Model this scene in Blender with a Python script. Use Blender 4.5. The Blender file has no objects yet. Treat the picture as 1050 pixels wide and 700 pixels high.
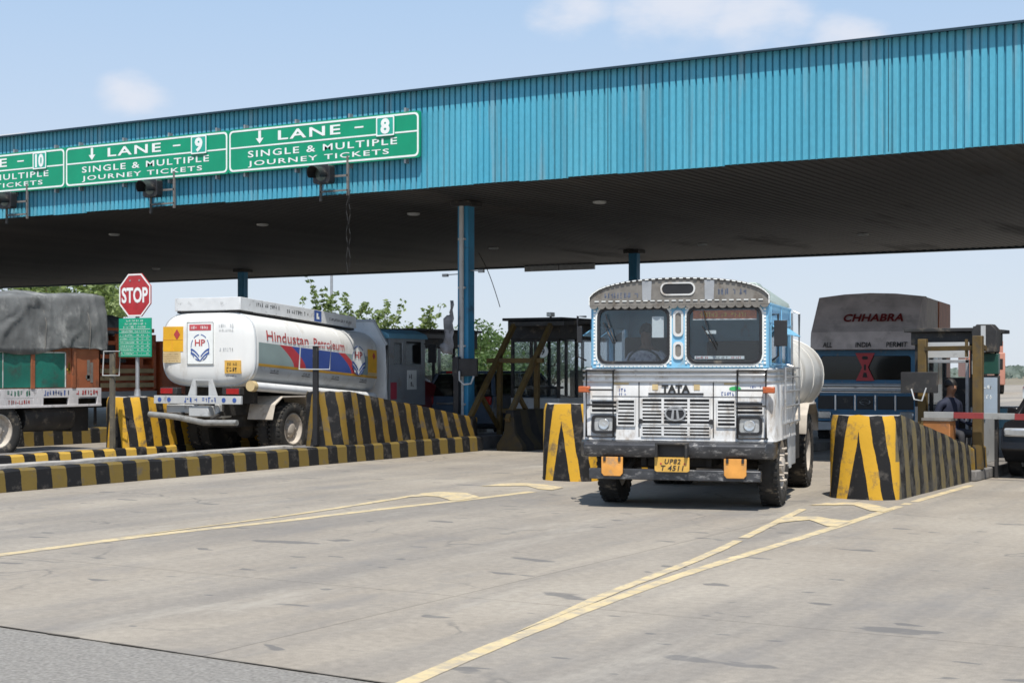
import bpy, bmesh, math, random
from mathutils import Matrix, Vector
R = math.radians
rnd = random.Random(7)
sc = bpy.context.scene
COL = sc.collection

# ------------------------------------------------------------------ camera, sky, sun, exposure
YAW = R(30.7)
cd = bpy.data.cameras.new('camera'); cam = bpy.data.objects.new('camera', cd); COL.objects.link(cam)
cam.location = (0, 0, 1.65); cam.rotation_euler = (R(90), 0, YAW)
cd.sensor_width = 36; cd.lens = 36 * 1560 / 1050; cd.shift_y = 28 / 1050
cd.clip_start = .1; cd.clip_end = 6000
sc.camera = cam
SUN = Vector((.25, -.40, .88)).normalized()
w = bpy.data.worlds.new('World'); sc.world = w; w.use_nodes = True
nt = w.node_tree; N = nt.nodes; L = nt.links
bg = N['Background']
sky = N.new('ShaderNodeTexSky'); sky.sky_type = 'NISHITA'; sky.sun_disc = False
sky.sun_elevation = math.asin(SUN.z); sky.sun_rotation = math.atan2(SUN.x, SUN.y)
sky.altitude = 200; sky.air_density = 1.0; sky.dust_density = .6; sky.ozone_density = 2.5
tc = N.new('ShaderNodeTexCoord')
def wnode(kind, **kw):
    x = N.new(kind)
    for k, v in kw.items(): setattr(x, k, v)
    return x
sz = N.new('ShaderNodeSeparateXYZ'); L.new(tc.outputs['Generated'], sz.inputs[0])
# pale humid air: whiter towards the horizon, blue above
hc = N.new('ShaderNodeValToRGB'); L.new(sz.outputs['Z'], hc.inputs[0]); e = hc.color_ramp.elements
e[0].position = 0; e[0].color = (.44, .485, .545, 1); e[1].position = .30; e[1].color = (.27, .395, .56, 1)
x = e.new(.09); x.color = (.40, .46, .55, 1)
hs = N.new('ShaderNodeMixRGB'); hs.blend_type = 'MULTIPLY'; hs.inputs[0].default_value = 1; hs.inputs[2].default_value = (10, 10, 10, 1); L.new(hc.outputs[0], hs.inputs[1])
hz = N.new('ShaderNodeMapRange'); hz.inputs['From Min'].default_value = .15; hz.inputs['From Max'].default_value = .7; hz.inputs['To Min'].default_value = .9; hz.inputs['To Max'].default_value = .25
L.new(sz.outputs['Z'], hz.inputs['Value'])
mh = N.new('ShaderNodeMixRGB'); L.new(hz.outputs[0], mh.inputs[0]); L.new(sky.outputs[0], mh.inputs[1]); L.new(hs.outputs[0], mh.inputs[2])
# thin cumulus: noise kept inside a few soft patches of the sky, plus faint wisps everywhere
mp = N.new('ShaderNodeMapping'); mp.inputs['Scale'].default_value = (1, 1, 2.0); L.new(tc.outputs['Generated'], mp.inputs['Vector'])
nz = N.new('ShaderNodeTexNoise'); nz.inputs['Scale'].default_value = 14; nz.inputs['Detail'].default_value = 8; nz.inputs['Roughness'].default_value = .55; L.new(mp.outputs[0], nz.inputs['Vector'])
def ray_dir(px, py):
    u = (px-525)/1560; v = (378-py)/1560; c, s = math.cos(YAW), math.sin(YAW); return Vector((-s+u*c, c+u*s, v)).normalized()
acc = None
for px, py, rad, amt in ((590, 8, .040, 1.), (690, 5, .062, 1.05), (770, 18, .05, .95), (870, 40, .035, .9), (140, 100, .030, .85), (60, 95, .03, .45), (700, 300, .08, .35)):
    d = ray_dir(px, py); vs_ = wnode('ShaderNodeVectorMath', operation='SUBTRACT'); vs_.inputs[1].default_value = d; L.new(tc.outputs['Generated'], vs_.inputs[0])
    ml = wnode('ShaderNodeVectorMath', operation='MULTIPLY'); ml.inputs[1].default_value = (1, 1, 1.7); L.new(vs_.outputs[0], ml.inputs[0])
    ln = wnode('ShaderNodeVectorMath', operation='LENGTH'); L.new(ml.outputs[0], ln.inputs[0])
    fr = N.new('ShaderNodeMapRange'); fr.interpolation_type = 'SMOOTHSTEP'; fr.inputs['From Min'].default_value = 0; fr.inputs['From Max'].default_value = rad*1.5; fr.inputs['To Min'].default_value = amt; fr.inputs['To Max'].default_value = 0; L.new(ln.outputs['Value'], fr.inputs['Value'])
    if acc is None: acc = fr.outputs[0]
    else:
        m_ = wnode('ShaderNodeMath', operation='MAXIMUM'); L.new(acc, m_.inputs[0]); L.new(fr.outputs[0], m_.inputs[1]); acc = m_.outputs[0]
cs = wnode('ShaderNodeMath', operation='MULTIPLY_ADD'); cs.inputs[1].default_value = .55; cs.inputs[2].default_value = -.12; L.new(acc, cs.inputs[0])
ca = wnode('ShaderNodeMath', operation='ADD'); L.new(cs.outputs[0], ca.inputs[0]); L.new(nz.outputs['Fac'], ca.inputs[1])
cr = N.new('ShaderNodeMapRange'); cr.interpolation_type = 'SMOOTHSTEP'; cr.inputs['From Min'].default_value = .52; cr.inputs['From Max'].default_value = .92; cr.inputs['To Max'].default_value = .9; L.new(ca.outputs[0], cr.inputs['Value'])
mx = N.new('ShaderNodeMixRGB'); mx.inputs[2].default_value = (4.9, 5.15, 5.75, 1)
L.new(cr.outputs[0], mx.inputs[0]); L.new(mh.outputs[0], mx.inputs[1]); L.new(mx.outputs[0], bg.inputs['Color'])
bg.inputs['Strength'].default_value = .125
sl = bpy.data.lights.new('sun', 'SUN'); sl.energy = 4.5; sl.angle = R(.53); sl.color = (1, .955, .88)
so = bpy.data.objects.new('sun', sl); COL.objects.link(so); so.rotation_euler = SUN.to_track_quat('Z', 'Y').to_euler(); so.location = (0, 0, 60)
vs = sc.view_settings; vs.view_transform = 'Standard'; vs.look = 'None'; vs.gamma = 1; vs.use_curve_mapping = False
vs.exposure = .33
sc.cycles.max_bounces = 10; sc.cycles.transparent_max_bounces = 16; sc.cycles.filter_width = 1.6

# ------------------------------------------------------------------ materials
MC = {}
def mat(name, col, rough=.6, metal=0., var=.18, scale=3., dirt=None, dirt_amt=.0, dirt_scale=2., bump=0., spec=.5, coord='Object', stretch=(1,1,1)):
    if name in MC: return MC[name]
    m = bpy.data.materials.new(name); m.use_nodes = True; MC[name] = m
    t = m.node_tree; n = t.nodes; l = t.links; b = n['Principled BSDF']
    b.inputs['Roughness'].default_value = rough; b.inputs['Metallic'].default_value = metal
    b.inputs['Specular IOR Level'].default_value = spec
    co = n.new('ShaderNodeTexCoord'); mpp = n.new('ShaderNodeMapping'); mpp.inputs['Scale'].default_value = stretch
    l.new(co.outputs[coord], mpp.inputs['Vector'])
    no = n.new('ShaderNodeTexNoise'); no.inputs['Scale'].default_value = scale; no.inputs['Detail'].default_value = 6
    l.new(mpp.outputs[0], no.inputs['Vector'])
    mr = n.new('ShaderNodeMapRange'); mr.inputs['From Min'].default_value = .3; mr.inputs['From Max'].default_value = .7
    mr.inputs['To Min'].default_value = 1 - var; mr.inputs['To Max'].default_value = 1 + var
    l.new(no.outputs['Fac'], mr.inputs['Value'])
    mul = n.new('ShaderNodeMixRGB'); mul.blend_type = 'MULTIPLY'; mul.inputs[0].default_value = 1
    mul.inputs[1].default_value = (*col, 1); l.new(mr.outputs[0], mul.inputs[2])
    out = mul.outputs[0]
    if dirt:
        n2 = n.new('ShaderNodeTexNoise'); n2.inputs['Scale'].default_value = dirt_scale; n2.inputs['Detail'].default_value = 9; n2.inputs['Roughness'].default_value = .68
        l.new(mpp.outputs[0], n2.inputs['Vector'])
        rp = n.new('ShaderNodeMapRange'); rp.inputs['From Min'].default_value = .62 - dirt_amt * .3; rp.inputs['From Max'].default_value = .78 - dirt_amt * .3
        l.new(n2.outputs['Fac'], rp.inputs['Value'])
        m2 = n.new('ShaderNodeMixRGB'); m2.inputs[2].default_value = (*dirt, 1)
        sca = n.new('ShaderNodeMath'); sca.operation = 'MULTIPLY'; sca.inputs[1].default_value = .85; l.new(rp.outputs[0], sca.inputs[0])
        l.new(sca.outputs[0], m2.inputs[0]); l.new(out, m2.inputs[1]); out = m2.outputs[0]
        r2 = n.new('ShaderNodeMapRange'); r2.inputs['To Min'].default_value = rough; r2.inputs['To Max'].default_value = min(1, rough + .3)
        l.new(rp.outputs[0], r2.inputs['Value']); l.new(r2.outputs[0], b.inputs['Roughness'])
    l.new(out, b.inputs['Base Color'])
    if bump:
        bp = n.new('ShaderNodeBump'); bp.inputs['Strength'].default_value = bump; bp.inputs['Distance'].default_value = .02
        n3 = n.new('ShaderNodeTexNoise'); n3.inputs['Scale'].default_value = scale * 6; n3.inputs['Detail'].default_value = 8
        l.new(mpp.outputs[0], n3.inputs['Vector']); l.new(n3.outputs['Fac'], bp.inputs['Height']); l.new(bp.outputs[0], b.inputs['Normal'])
    return m
def glass(name, tint=(.02, .025, .03), trans=.35, ior=1.5, dust=.02):
    if name in MC: return MC[name]
    m = bpy.data.materials.new(name); m.use_nodes = True; MC[name] = m
    t = m.node_tree; n = t.nodes; l = t.links; n.remove(n['Principled BSDF'])
    tr = n.new('ShaderNodeBsdfTransparent'); tr.inputs[0].default_value = (trans, trans * 1.03, trans * 1.05, 1)
    gl = n.new('ShaderNodeBsdfGlossy'); gl.inputs['Roughness'].default_value = .06; gl.inputs[0].default_value = (.9, .95, 1, 1)
    lw = n.new('ShaderNodeLayerWeight'); lw.inputs['Blend'].default_value = .5      # same reflectance on both faces of a pane
    pw = n.new('ShaderNodeMath'); pw.operation = 'POWER'; pw.inputs[1].default_value = 4; l.new(lw.outputs['Facing'], pw.inputs[0])
    fr = n.new('ShaderNodeMath'); fr.operation = 'MULTIPLY_ADD'; fr.inputs[1].default_value = .6; fr.inputs[2].default_value = ((ior-1)/(ior+1))**2; l.new(pw.outputs[0], fr.inputs[0])
    mxs = n.new('ShaderNodeMixShader'); l.new(fr.outputs[0], mxs.inputs[0]); l.new(tr.outputs[0], mxs.inputs[1]); l.new(gl.outputs[0], mxs.inputs[2])
    df = n.new('ShaderNodeBsdfDiffuse'); df.inputs[0].default_value = (.30, .29, .27, 1)   # dust film on the pane
    m3 = n.new('ShaderNodeMixShader'); m3.inputs[0].default_value = dust; l.new(mxs.outputs[0], m3.inputs[1]); l.new(df.outputs[0], m3.inputs[2])
    l.new(m3.outputs[0], n['Material Output'].inputs[0])
    return m
DUST = (.25, .21, .16); RUST = (.16, .07, .03); GRIME = (.06, .055, .05)
def M_(): pass
M_.white = mat('white_paint', (.66, .67, .67), .45, 0, .08, 4, GRIME, .12, 5)
M_.cabwhite = mat('worn_cab_white', (.62, .62, .61), .4, 0, .14, 5, (.27, .21, .15), .34, 6, stretch=(1, 1, .5))
M_.silver = mat('dull_aluminium', (.50, .50, .50), .42, .75, .15, 6, (.22, .19, .15), .3, 6)
M_.chrome = mat('worn_chrome', (.6, .6, .6), .28, .9, .1, 6, GRIME, .2, 6)
M_.visor = mat('dusty_visor_metal', (.20, .185, .165), .55, .25, .2, 9, (.12, .10, .08), .3, 8)
M_.black = mat('black_paint', (.018, .018, .02), .45, 0, .2, 5, DUST, .12, 5)
M_.rubber = mat('tyre_rubber', (.022, .021, .02), .85, 0, .25, 8, DUST, .25, 5)
M_.dark = mat('dark_steel', (.035, .034, .034), .6, .3, .25, 5, DUST, .2, 4)
M_.chassis = mat('grimy_chassis', (.03, .027, .024), .85, 0, .3, 4, (.09, .075, .06), .3, 4)
M_.bumper = mat('scraped_bumper', (.07, .072, .078), .36, .55, .25, 6, (.42, .41, .40), .24, 9, stretch=(1, 1, 2.2))
M_.bluetrim = mat('sky_blue_paint', (.20, .46, .66), .45, 0, .1, 4, DUST, .12, 5)
M_.cabblue = mat('deep_blue_paint', (.03, .15, .28), .4, 0, .15, 4, DUST, .15, 5)
M_.amber = mat('amber_plastic', (.42, .10, .03), .35, 0, .1, 8)
M_.orangeflap = mat('faded_orange_plate', (.66, .30, .06), .55, 0, .15, 7, DUST, .25, 6)
M_.plate = mat('yellow_plate', (.62, .36, .07), .5, 0, .15, 8, DUST, .15, 8)
M_.ink = mat('black_ink', (.02, .02, .02), .6)
M_.redink = mat('red_lettering', (.42, .05, .05), .55, 0, .15, 9)
M_.red = mat('red_paint', (.40, .03, .035), .45, 0, .15, 5)
M_.maroon = mat('maroon_paint', (.13, .012, .016), .3, 0, .1, 4)
M_.blueink = mat('blue_lettering', (.04, .09, .30), .55, 0, .15, 8)
M_.yellow = mat('yellow_paint', (.62, .38, .05), .55, 0, .2, 6, GRIME, .25, 5)
M_.signgreen = mat('sign_green', (.0, .27, .14), .45, 0, .08, 2)
M_.signteal = mat('patch_teal', (.02, .36, .27), .45, 0, .08, 4)
M_.signwhite = mat('sign_white', (.78, .80, .78), .5, 0, .06, 9)
M_.signback = mat('galvanised_steel', (.38, .39, .40), .5, .6, .15, 8)
M_.fascia = mat('fascia_blue', (.045, .29, .43), .5, 0, .12, .8, (.18, .33, .40), .08, 1.1, stretch=(1.4, 1, .35))
def fascia_mat():
    m = bpy.data.materials.new('weathered_fascia_blue'); m.use_nodes = True; t = m.node_tree; n = t.nodes; l = t.links; b = n['Principled BSDF']; b.inputs['Roughness'].default_value = .48
    co = n.new('ShaderNodeTexCoord'); sx = n.new('ShaderNodeSeparateXYZ'); l.new(co.outputs['Object'], sx.inputs[0])
    fl = n.new('ShaderNodeMath'); fl.operation = 'SNAP'; fl.inputs[1].default_value = 1.0; l.new(sx.outputs[0], fl.inputs[0])
    wn = n.new('ShaderNodeTexWhiteNoise'); wn.noise_dimensions = '1D'; l.new(fl.outputs[0], wn.inputs['W'])
    def noise(sc, st, det=6):
        mp = n.new('ShaderNodeMapping'); mp.inputs['Scale'].default_value = st; l.new(co.outputs['Object'], mp.inputs['Vector']); x = n.new('ShaderNodeTexNoise'); x.inputs['Scale'].default_value = sc; x.inputs['Detail'].default_value = det; x.inputs['Roughness'].default_value = .62; l.new(mp.outputs[0], x.inputs['Vector']); return x.outputs['Fac']
    def rng(f, a, bb, lo, hi):
        r = n.new('ShaderNodeMapRange'); r.inputs['From Min'].default_value = a; r.inputs['From Max'].default_value = bb; r.inputs['To Min'].default_value = lo; r.inputs['To Max'].default_value = hi; l.new(f, r.inputs['Value']); return r.outputs[0]
    def mix(kind, f, a, c):
        x = n.new('ShaderNodeMixRGB'); x.blend_type = kind
        if isinstance(f, float): x.inputs[0].default_value = f
        else: l.new(f, x.inputs[0])
        for i, v in ((1, a), (2, c)):
            if isinstance(v, tuple): x.inputs[i].default_value = (*v, 1)
            else: l.new(v, x.inputs[i])
        return x.outputs[0]
    c = mix('MIX', rng(wn.outputs['Value'], 0, 1, 0, 1), (.062, .325, .455), (.088, .375, .50))
    c = mix('MULTIPLY', 1., c, rng(noise(.5, (1, 1, .4)), .3, .7, .86, 1.12))
    c = mix('MIX', rng(noise(2.2, (2.5, 1, .12), 8), .54, .72, 0, .6), c, (.24, .34, .37))     # chalky faded runs
    c = mix('MIX', rng(noise(1.4, (3.5, 1, .10), 7), .57, .72, 0, .55), c, (.11, .13, .12))     # dirt runs down the ribs
    c = mix('MULTIPLY', 1., c, rng(noise(22, (1, 1, .5), 4), .3, .7, .92, 1.06))
    l.new(c, b.inputs['Base Color']); return m
M_.fascia = fascia_mat()
M_.flash = mat('flashing_blue', (.010, .035, .055), .5, 0, .15, 2)
M_.roofw = mat('roof_sheet', (.66, .67, .68), .5, .2, .1, 2)
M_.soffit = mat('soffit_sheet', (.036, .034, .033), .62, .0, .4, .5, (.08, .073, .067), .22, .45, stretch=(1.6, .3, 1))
M_.colblue = mat('column_blue', (.03, .22, .40), .5, 0, .15, 2, GRIME, .15, 3)
M_.conc = mat('raw_concrete', (.34, .32, .29), .9, 0, .2, 4, (.16, .14, .12), .25, 3, bump=.3)
M_.concd = mat('stained_concrete', (.16, .15, .14), .9, 0, .3, 3, (.05, .045, .04), .35, 2, bump=.3)
M_.glass = glass('windscreen_glass', trans=.85)
M_.glassd = glass('tinted_glass', trans=.14)
M_.boothglass = glass('booth_glass', trans=.86, ior=1.22, dust=.004)
M_.lens = mat('headlamp_lens', (.55, .57, .58), .12, .55, .1, 20)
M_.taill = mat('tail_lamp_red', (.30, .015, .015), .2, 0, .1, 12)
M_.seat = mat('dark_upholstery', (.05, .035, .03), .8)
M_.skin = mat('brown_skin', (.22, .11, .065), .55, 0, .06, 8)
M_.hair = mat('black_hair', (.012, .01, .009), .6)
M_.tarp = mat('grey_tarpaulin', (.105, .108, .106), .8, 0, .5, 1.6, (.30, .30, .285), .34, 2.4, bump=.6, stretch=(1, 1, .6))
M_.tealp = mat('teal_truck_paint', (.010, .135, .10), .5, 0, .3, 2, (.04, .055, .045), .32, 3)
M_.brownp = mat('brown_truck_paint', (.27, .085, .035), .6, 0, .25, 2, (.07, .035, .02), .25, 3)
M_.orangep = mat('orange_truck_paint', (.55, .13, .04), .5, 0, .2, 2, GRIME, .15, 3)
M_.cream = mat('cream_board', (.55, .42, .22), .6, 0, .2, 3, GRIME, .15, 3)
M_.tank = mat('tank_white', (.72, .72, .70), .38, 0, .07, 1.5, (.42, .37, .30), .22, 2.0, stretch=(1, 1, .35))
M_.tankl = mat('tank_lower_grey', (.47, .49, .50), .45, 0, .12, 2, (.28, .25, .2), .2, 3)
M_.ctank = mat('cream_tank', (.62, .60, .55), .45, 0, .1, 2, (.33, .27, .2), .28, 2.2, stretch=(1, 1, .4))
M_.greyp = mat('grey_cab_paint', (.25, .27, .29), .5, 0, .12, 3, DUST, .15, 4)
M_.mud = mat('mudguard_dust', (.45, .40, .34), .8, 0, .2, 5, (.2, .16, .12), .2, 4)
M_.wood = mat('weathered_wood', (.26, .13, .06), .7, 0, .3, 4, stretch=(1, 1, 6))
M_.trunk = mat('bark', (.11, .085, .06), .9, 0, .3, 6)
M_.palegrey = mat('pale_grey_panel', (.45, .46, .46), .5, 0, .1, 3, GRIME, .12, 4)
M_.cowl = mat('grey_cowl_canvas', (.52, .475, .45), .8, 0, .2, 3, (.33, .30, .28), .2, 3)

def stripe_mat(name, yel=(.66, .40, .04), grime=.25, duty=.5, grime_shade=(.10, .09, .08)):
    """diagonal black and yellow paint, u = distance round the block, v = height, both in UV"""
    m = bpy.data.materials.new(name); m.use_nodes = True
    t = m.node_tree; n = t.nodes; l = t.links; b = n['Principled BSDF']; b.inputs['Roughness'].default_value = .7
    uv = n.new('ShaderNodeUVMap'); uv.uv_map = 'UVMap'
    sx = n.new('ShaderNodeSeparateXYZ'); l.new(uv.outputs[0], sx.inputs[0])
    ab = n.new('ShaderNodeMath'); ab.operation = 'ABSOLUTE'; l.new(sx.outputs[0], ab.inputs[0])
    wob = n.new('ShaderNodeTexNoise'); wob.inputs['Scale'].default_value = 3.5; wob.inputs['Detail'].default_value = 3
    co = n.new('ShaderNodeTexCoord'); l.new(co.outputs['Object'], wob.inputs['Vector'])
    a1 = n.new('ShaderNodeMath'); a1.operation = 'MULTIPLY_ADD'; a1.inputs[1].default_value = .12; l.new(wob.outputs['Fac'], a1.inputs[0]); l.new(ab.outputs[0], a1.inputs[2])
    a2 = n.new('ShaderNodeMath'); a2.operation = 'ADD'; l.new(a1.outputs[0], a2.inputs[0]); l.new(sx.outputs[1], a2.inputs[1])
    a3 = n.new('ShaderNodeMath'); a3.operation = 'SUBTRACT'; a3.inputs[1].default_value = .06; l.new(a2.outputs[0], a3.inputs[0])
    fr = n.new('ShaderNodeMath'); fr.operation = 'FRACT'; l.new(a3.outputs[0], fr.inputs[0])
    st = n.new('ShaderNodeMath'); st.operation = 'GREATER_THAN'; st.inputs[1].default_value = duty; l.new(fr.outputs[0], st.inputs[0])
    no = n.new('ShaderNodeTexNoise'); no.inputs['Scale'].default_value = 5; no.inputs['Detail'].default_value = 9; no.inputs['Roughness'].default_value = .7
    l.new(co.outputs['Object'], no.inputs['Vector'])
    mixc = n.new('ShaderNodeMixRGB'); b.inputs['Specular IOR Level'].default_value = .25; mixc.inputs[1].default_value = (.013, .013, .014, 1); mixc.inputs[2].default_value = (*yel, 1); l.new(st.outputs[0], mixc.inputs[0])
    rp = n.new('ShaderNodeMapRange'); rp.inputs['From Min'].default_value = .66 - grime * .4; rp.inputs['From Max'].default_value = .80 - grime * .4; rp.inputs['To Max'].default_value = .75
    l.new(no.outputs['Fac'], rp.inputs['Value'])
    m2 = n.new('ShaderNodeMixRGB'); m2.inputs[2].default_value = (*grime_shade, 1); l.new(rp.outputs[0], m2.inputs[0]); l.new(mixc.outputs[0], m2.inputs[1])
    l.new(m2.outputs[0], b.inputs['Base Color'])
    bp = n.new('ShaderNodeBump'); bp.inputs['Strength'].default_value = .35; bp.inputs['Distance'].default_value = .02; l.new(no.outputs['Fac'], bp.inputs['Height']); l.new(bp.outputs[0], b.inputs['Normal'])
    return m
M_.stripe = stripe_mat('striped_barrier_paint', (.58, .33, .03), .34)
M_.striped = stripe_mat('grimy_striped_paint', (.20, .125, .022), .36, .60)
M_.sooty = stripe_mat('dark_flank_paint', (.17, .135, .065), .5, .52, (.085, .08, .072))  # duller, greyer stripes for one flank of a barrier
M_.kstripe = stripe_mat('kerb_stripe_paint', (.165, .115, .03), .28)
M_.jstripe = stripe_mat('shade_dark_stripe_paint', (.05, .038, .018), .5, .5, (.030, .027, .024))  # black and yellow darkened to paint in shade on the jersey blocks

def road_mat():
    m = bpy.data.materials.new('worn_concrete_road'); m.use_nodes = True
    t = m.node_tree; n = t.nodes; l = t.links; b = n['Principled BSDF']; b.inputs['Roughness'].default_value = .85
    co = n.new('ShaderNodeTexCoord')
    def noise(scale, detail, st=(1, 1, 1), rough=.6, rot=0):
        mp = n.new('ShaderNodeMapping'); mp.inputs['Scale'].default_value = st; mp.inputs['Rotation'].default_value = (0, 0, rot); l.new(co.outputs['Object'], mp.inputs['Vector'])
        x = n.new('ShaderNodeTexNoise'); x.inputs['Scale'].default_value = scale; x.inputs['Detail'].default_value = detail; x.inputs['Roughness'].default_value = rough
        l.new(mp.outputs[0], x.inputs['Vector']); return x.outputs['Fac']
    def ramp(f, a, bb, lo, hi):
        r = n.new('ShaderNodeMapRange'); r.inputs['From Min'].default_value = a; r.inputs['From Max'].default_value = bb
        r.inputs['To Min'].default_value = lo; r.inputs['To Max'].default_value = hi; l.new(f, r.inputs['Value']); return r.outputs[0]
    def mixc(kind, f, a, bb):
        x = n.new('ShaderNodeMixRGB'); x.blend_type = kind
        if isinstance(f, float): x.inputs[0].default_value = f
        else: l.new(f, x.inputs[0])
        for i, v in ((1, a), (2, bb)):
            if isinstance(v, tuple): x.inputs[i].default_value = (*v, 1)
            else: l.new(v, x.inputs[i])
        return x.outputs[0]
    c = mixc('MIX', ramp(noise(.35, 5), .35, .65, 0, 1), (.265, .230, .185), (.345, .305, .248))
    c = mixc('MIX', ramp(noise(.62, 6, (1, .09, 1), .65, .05), .45, .62, 0, .7), c, (.185, .17, .152))      # tyre-darkened tracks along the lanes
    c = mixc('MULTIPLY', 1., c, ramp(noise(14, 6), .3, .7, .86, 1.12))
    c = mixc('MULTIPLY', 1., c, ramp(noise(90, 3), .3, .7, .88, 1.1))
    c = mixc('MIX', ramp(noise(1.3, 3, (.6, 1.5, 1), .45, .25), .69, .705, 0, .75), c, (.12, .115, .11))   # small dark patches
    c = mixc('MIX', ramp(noise(3.2, 2, (.6, 1.3, 1), .4, .2), .685, .70, 0, .75), c, (.115, .11, .105))
    c = mixc('MIX', ramp(noise(.9, 7, (1, .5, 1), .7, .4), .54, .68, 0, .55), c, (.18, .17, .16))     # broad oil staining
    c = mixc('MIX', ramp(noise(.8, 8, (1.6, .4, 1), .75, -.2), .56, .70, 0, .45), c, (.42, .385, .325))   # pale scuffed dust
    vo = n.new('ShaderNodeTexVoronoi'); vo.feature = 'DISTANCE_TO_EDGE'; vo.inputs['Scale'].default_value = .33
    dm = n.new('ShaderNodeMixRGB'); dm.inputs[0].default_value = .25; nzc = n.new('ShaderNodeTexNoise'); nzc.inputs['Scale'].default_value = 1.1; nzc.inputs['Detail'].default_value = 6; l.new(co.outputs['Object'], nzc.inputs['Vector']); l.new(co.outputs['Object'], dm.inputs[1]); l.new(nzc.outputs['Color'], dm.inputs[2]); dm.blend_type = 'ADD'; dm.inputs[0].default_value = 1.2; l.new(dm.outputs[0], vo.inputs['Vector'])
    ck = n.new('ShaderNodeMath'); ck.operation = 'MULTIPLY'; l.new(ramp(vo.outputs['Distance'], .0, .010, .65, 0), ck.inputs[0]); l.new(ramp(noise(.4, 3), .5, .6, 0, 1), ck.inputs[1])
    c = mixc('MIX', ck.outputs[0], c, (.10, .095, .09))      # hairline cracks
    # joints between slabs
    br = n.new('ShaderNodeTexBrick'); br.offset = 0; br.inputs['Scale'].default_value = 1; br.inputs['Mortar Size'].default_value = .012; br.inputs['Mortar Smooth'].default_value = .3
    br.inputs['Brick Width'].default_value = 4.7; br.inputs['Row Height'].default_value = 5.2
    br.inputs[1].default_value = (1, 1, 1, 1); br.inputs[2].default_value = (1, 1, 1, 1); br.inputs[3].default_value = (.72, .71, .7, 1)
    wv = n.new('ShaderNodeMapping'); wv.inputs['Location'].default_value = (1.3, 1.1, 0); l.new(co.outputs['Object'], wv.inputs['Vector']); l.new(wv.outputs[0], br.inputs['Vector'])
    c = mixc('MULTIPLY', 1., c, br.outputs[0])
    l.new(c, b.inputs['Base Color'])
    bp = n.new('ShaderNodeBump'); bp.inputs['Strength'].default_value = .25; bp.inputs['Distance'].default_value = .01; l.new(noise(60, 6), bp.inputs['Height']); l.new(bp.outputs[0], b.inputs['Normal'])
    return m
M_.road = road_mat()
M_.asph = mat('pale_worn_asphalt', (.30, .28, .25), .9, 0, .28, 40, (.42, .395, .355), .35, 22, bump=.8)
M_.earth = mat('dry_earth', (.20, .17, .12), .95, 0, .3, .2, (.08, .10, .04), .3, .1)

def line_mat():
    m = mat('road_yellow', (.57, .455, .255), .75, 0, .14, 3, (.33, .29, .23), .62, 6)
    return m
M_.line = line_mat()

def leaf_mat(name, col):
    m = bpy.data.materials.new(name); m.use_nodes = True; t = m.node_tree; n = t.nodes; l = t.links; b = n['Principled BSDF']
    b.inputs['Roughness'].default_value = .6
    oi = n.new('ShaderNodeNewGeometry'); hs = n.new('ShaderNodeHueSaturation'); hs.inputs['Color'].default_value = (*col, 1)
    mr = n.new('ShaderNodeMapRange'); mr.inputs['To Min'].default_value = .55; mr.inputs['To Max'].default_value = 1.5; l.new(oi.outputs['Random Per Island'], mr.inputs['Value'])
    l.new(mr.outputs[0], hs.inputs['Value']); l.new(hs.outputs[0], b.inputs['Base Color'])
    tl = n.new('ShaderNodeBsdfTranslucent'); tl.inputs[0].default_value = (col[0] * 1.4, col[1] * 1.5, col[2], 1)
    mxs = n.new('ShaderNodeMixShader'); mxs.inputs[0].default_value = .42; l.new(b.outputs[0], mxs.inputs[1]); l.new(tl.outputs[0], mxs.inputs[2]); l.new(mxs.outputs[0], n['Material Output'].inputs[0])
    return m
M_.leaf = leaf_mat('green_leaves', (.075, .125, .035))
M_.leaf2 = leaf_mat('olive_leaves', (.17, .22, .08))
M_.leaf3 = leaf_mat('hazy_leaves', (.13, .17, .11))

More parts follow.
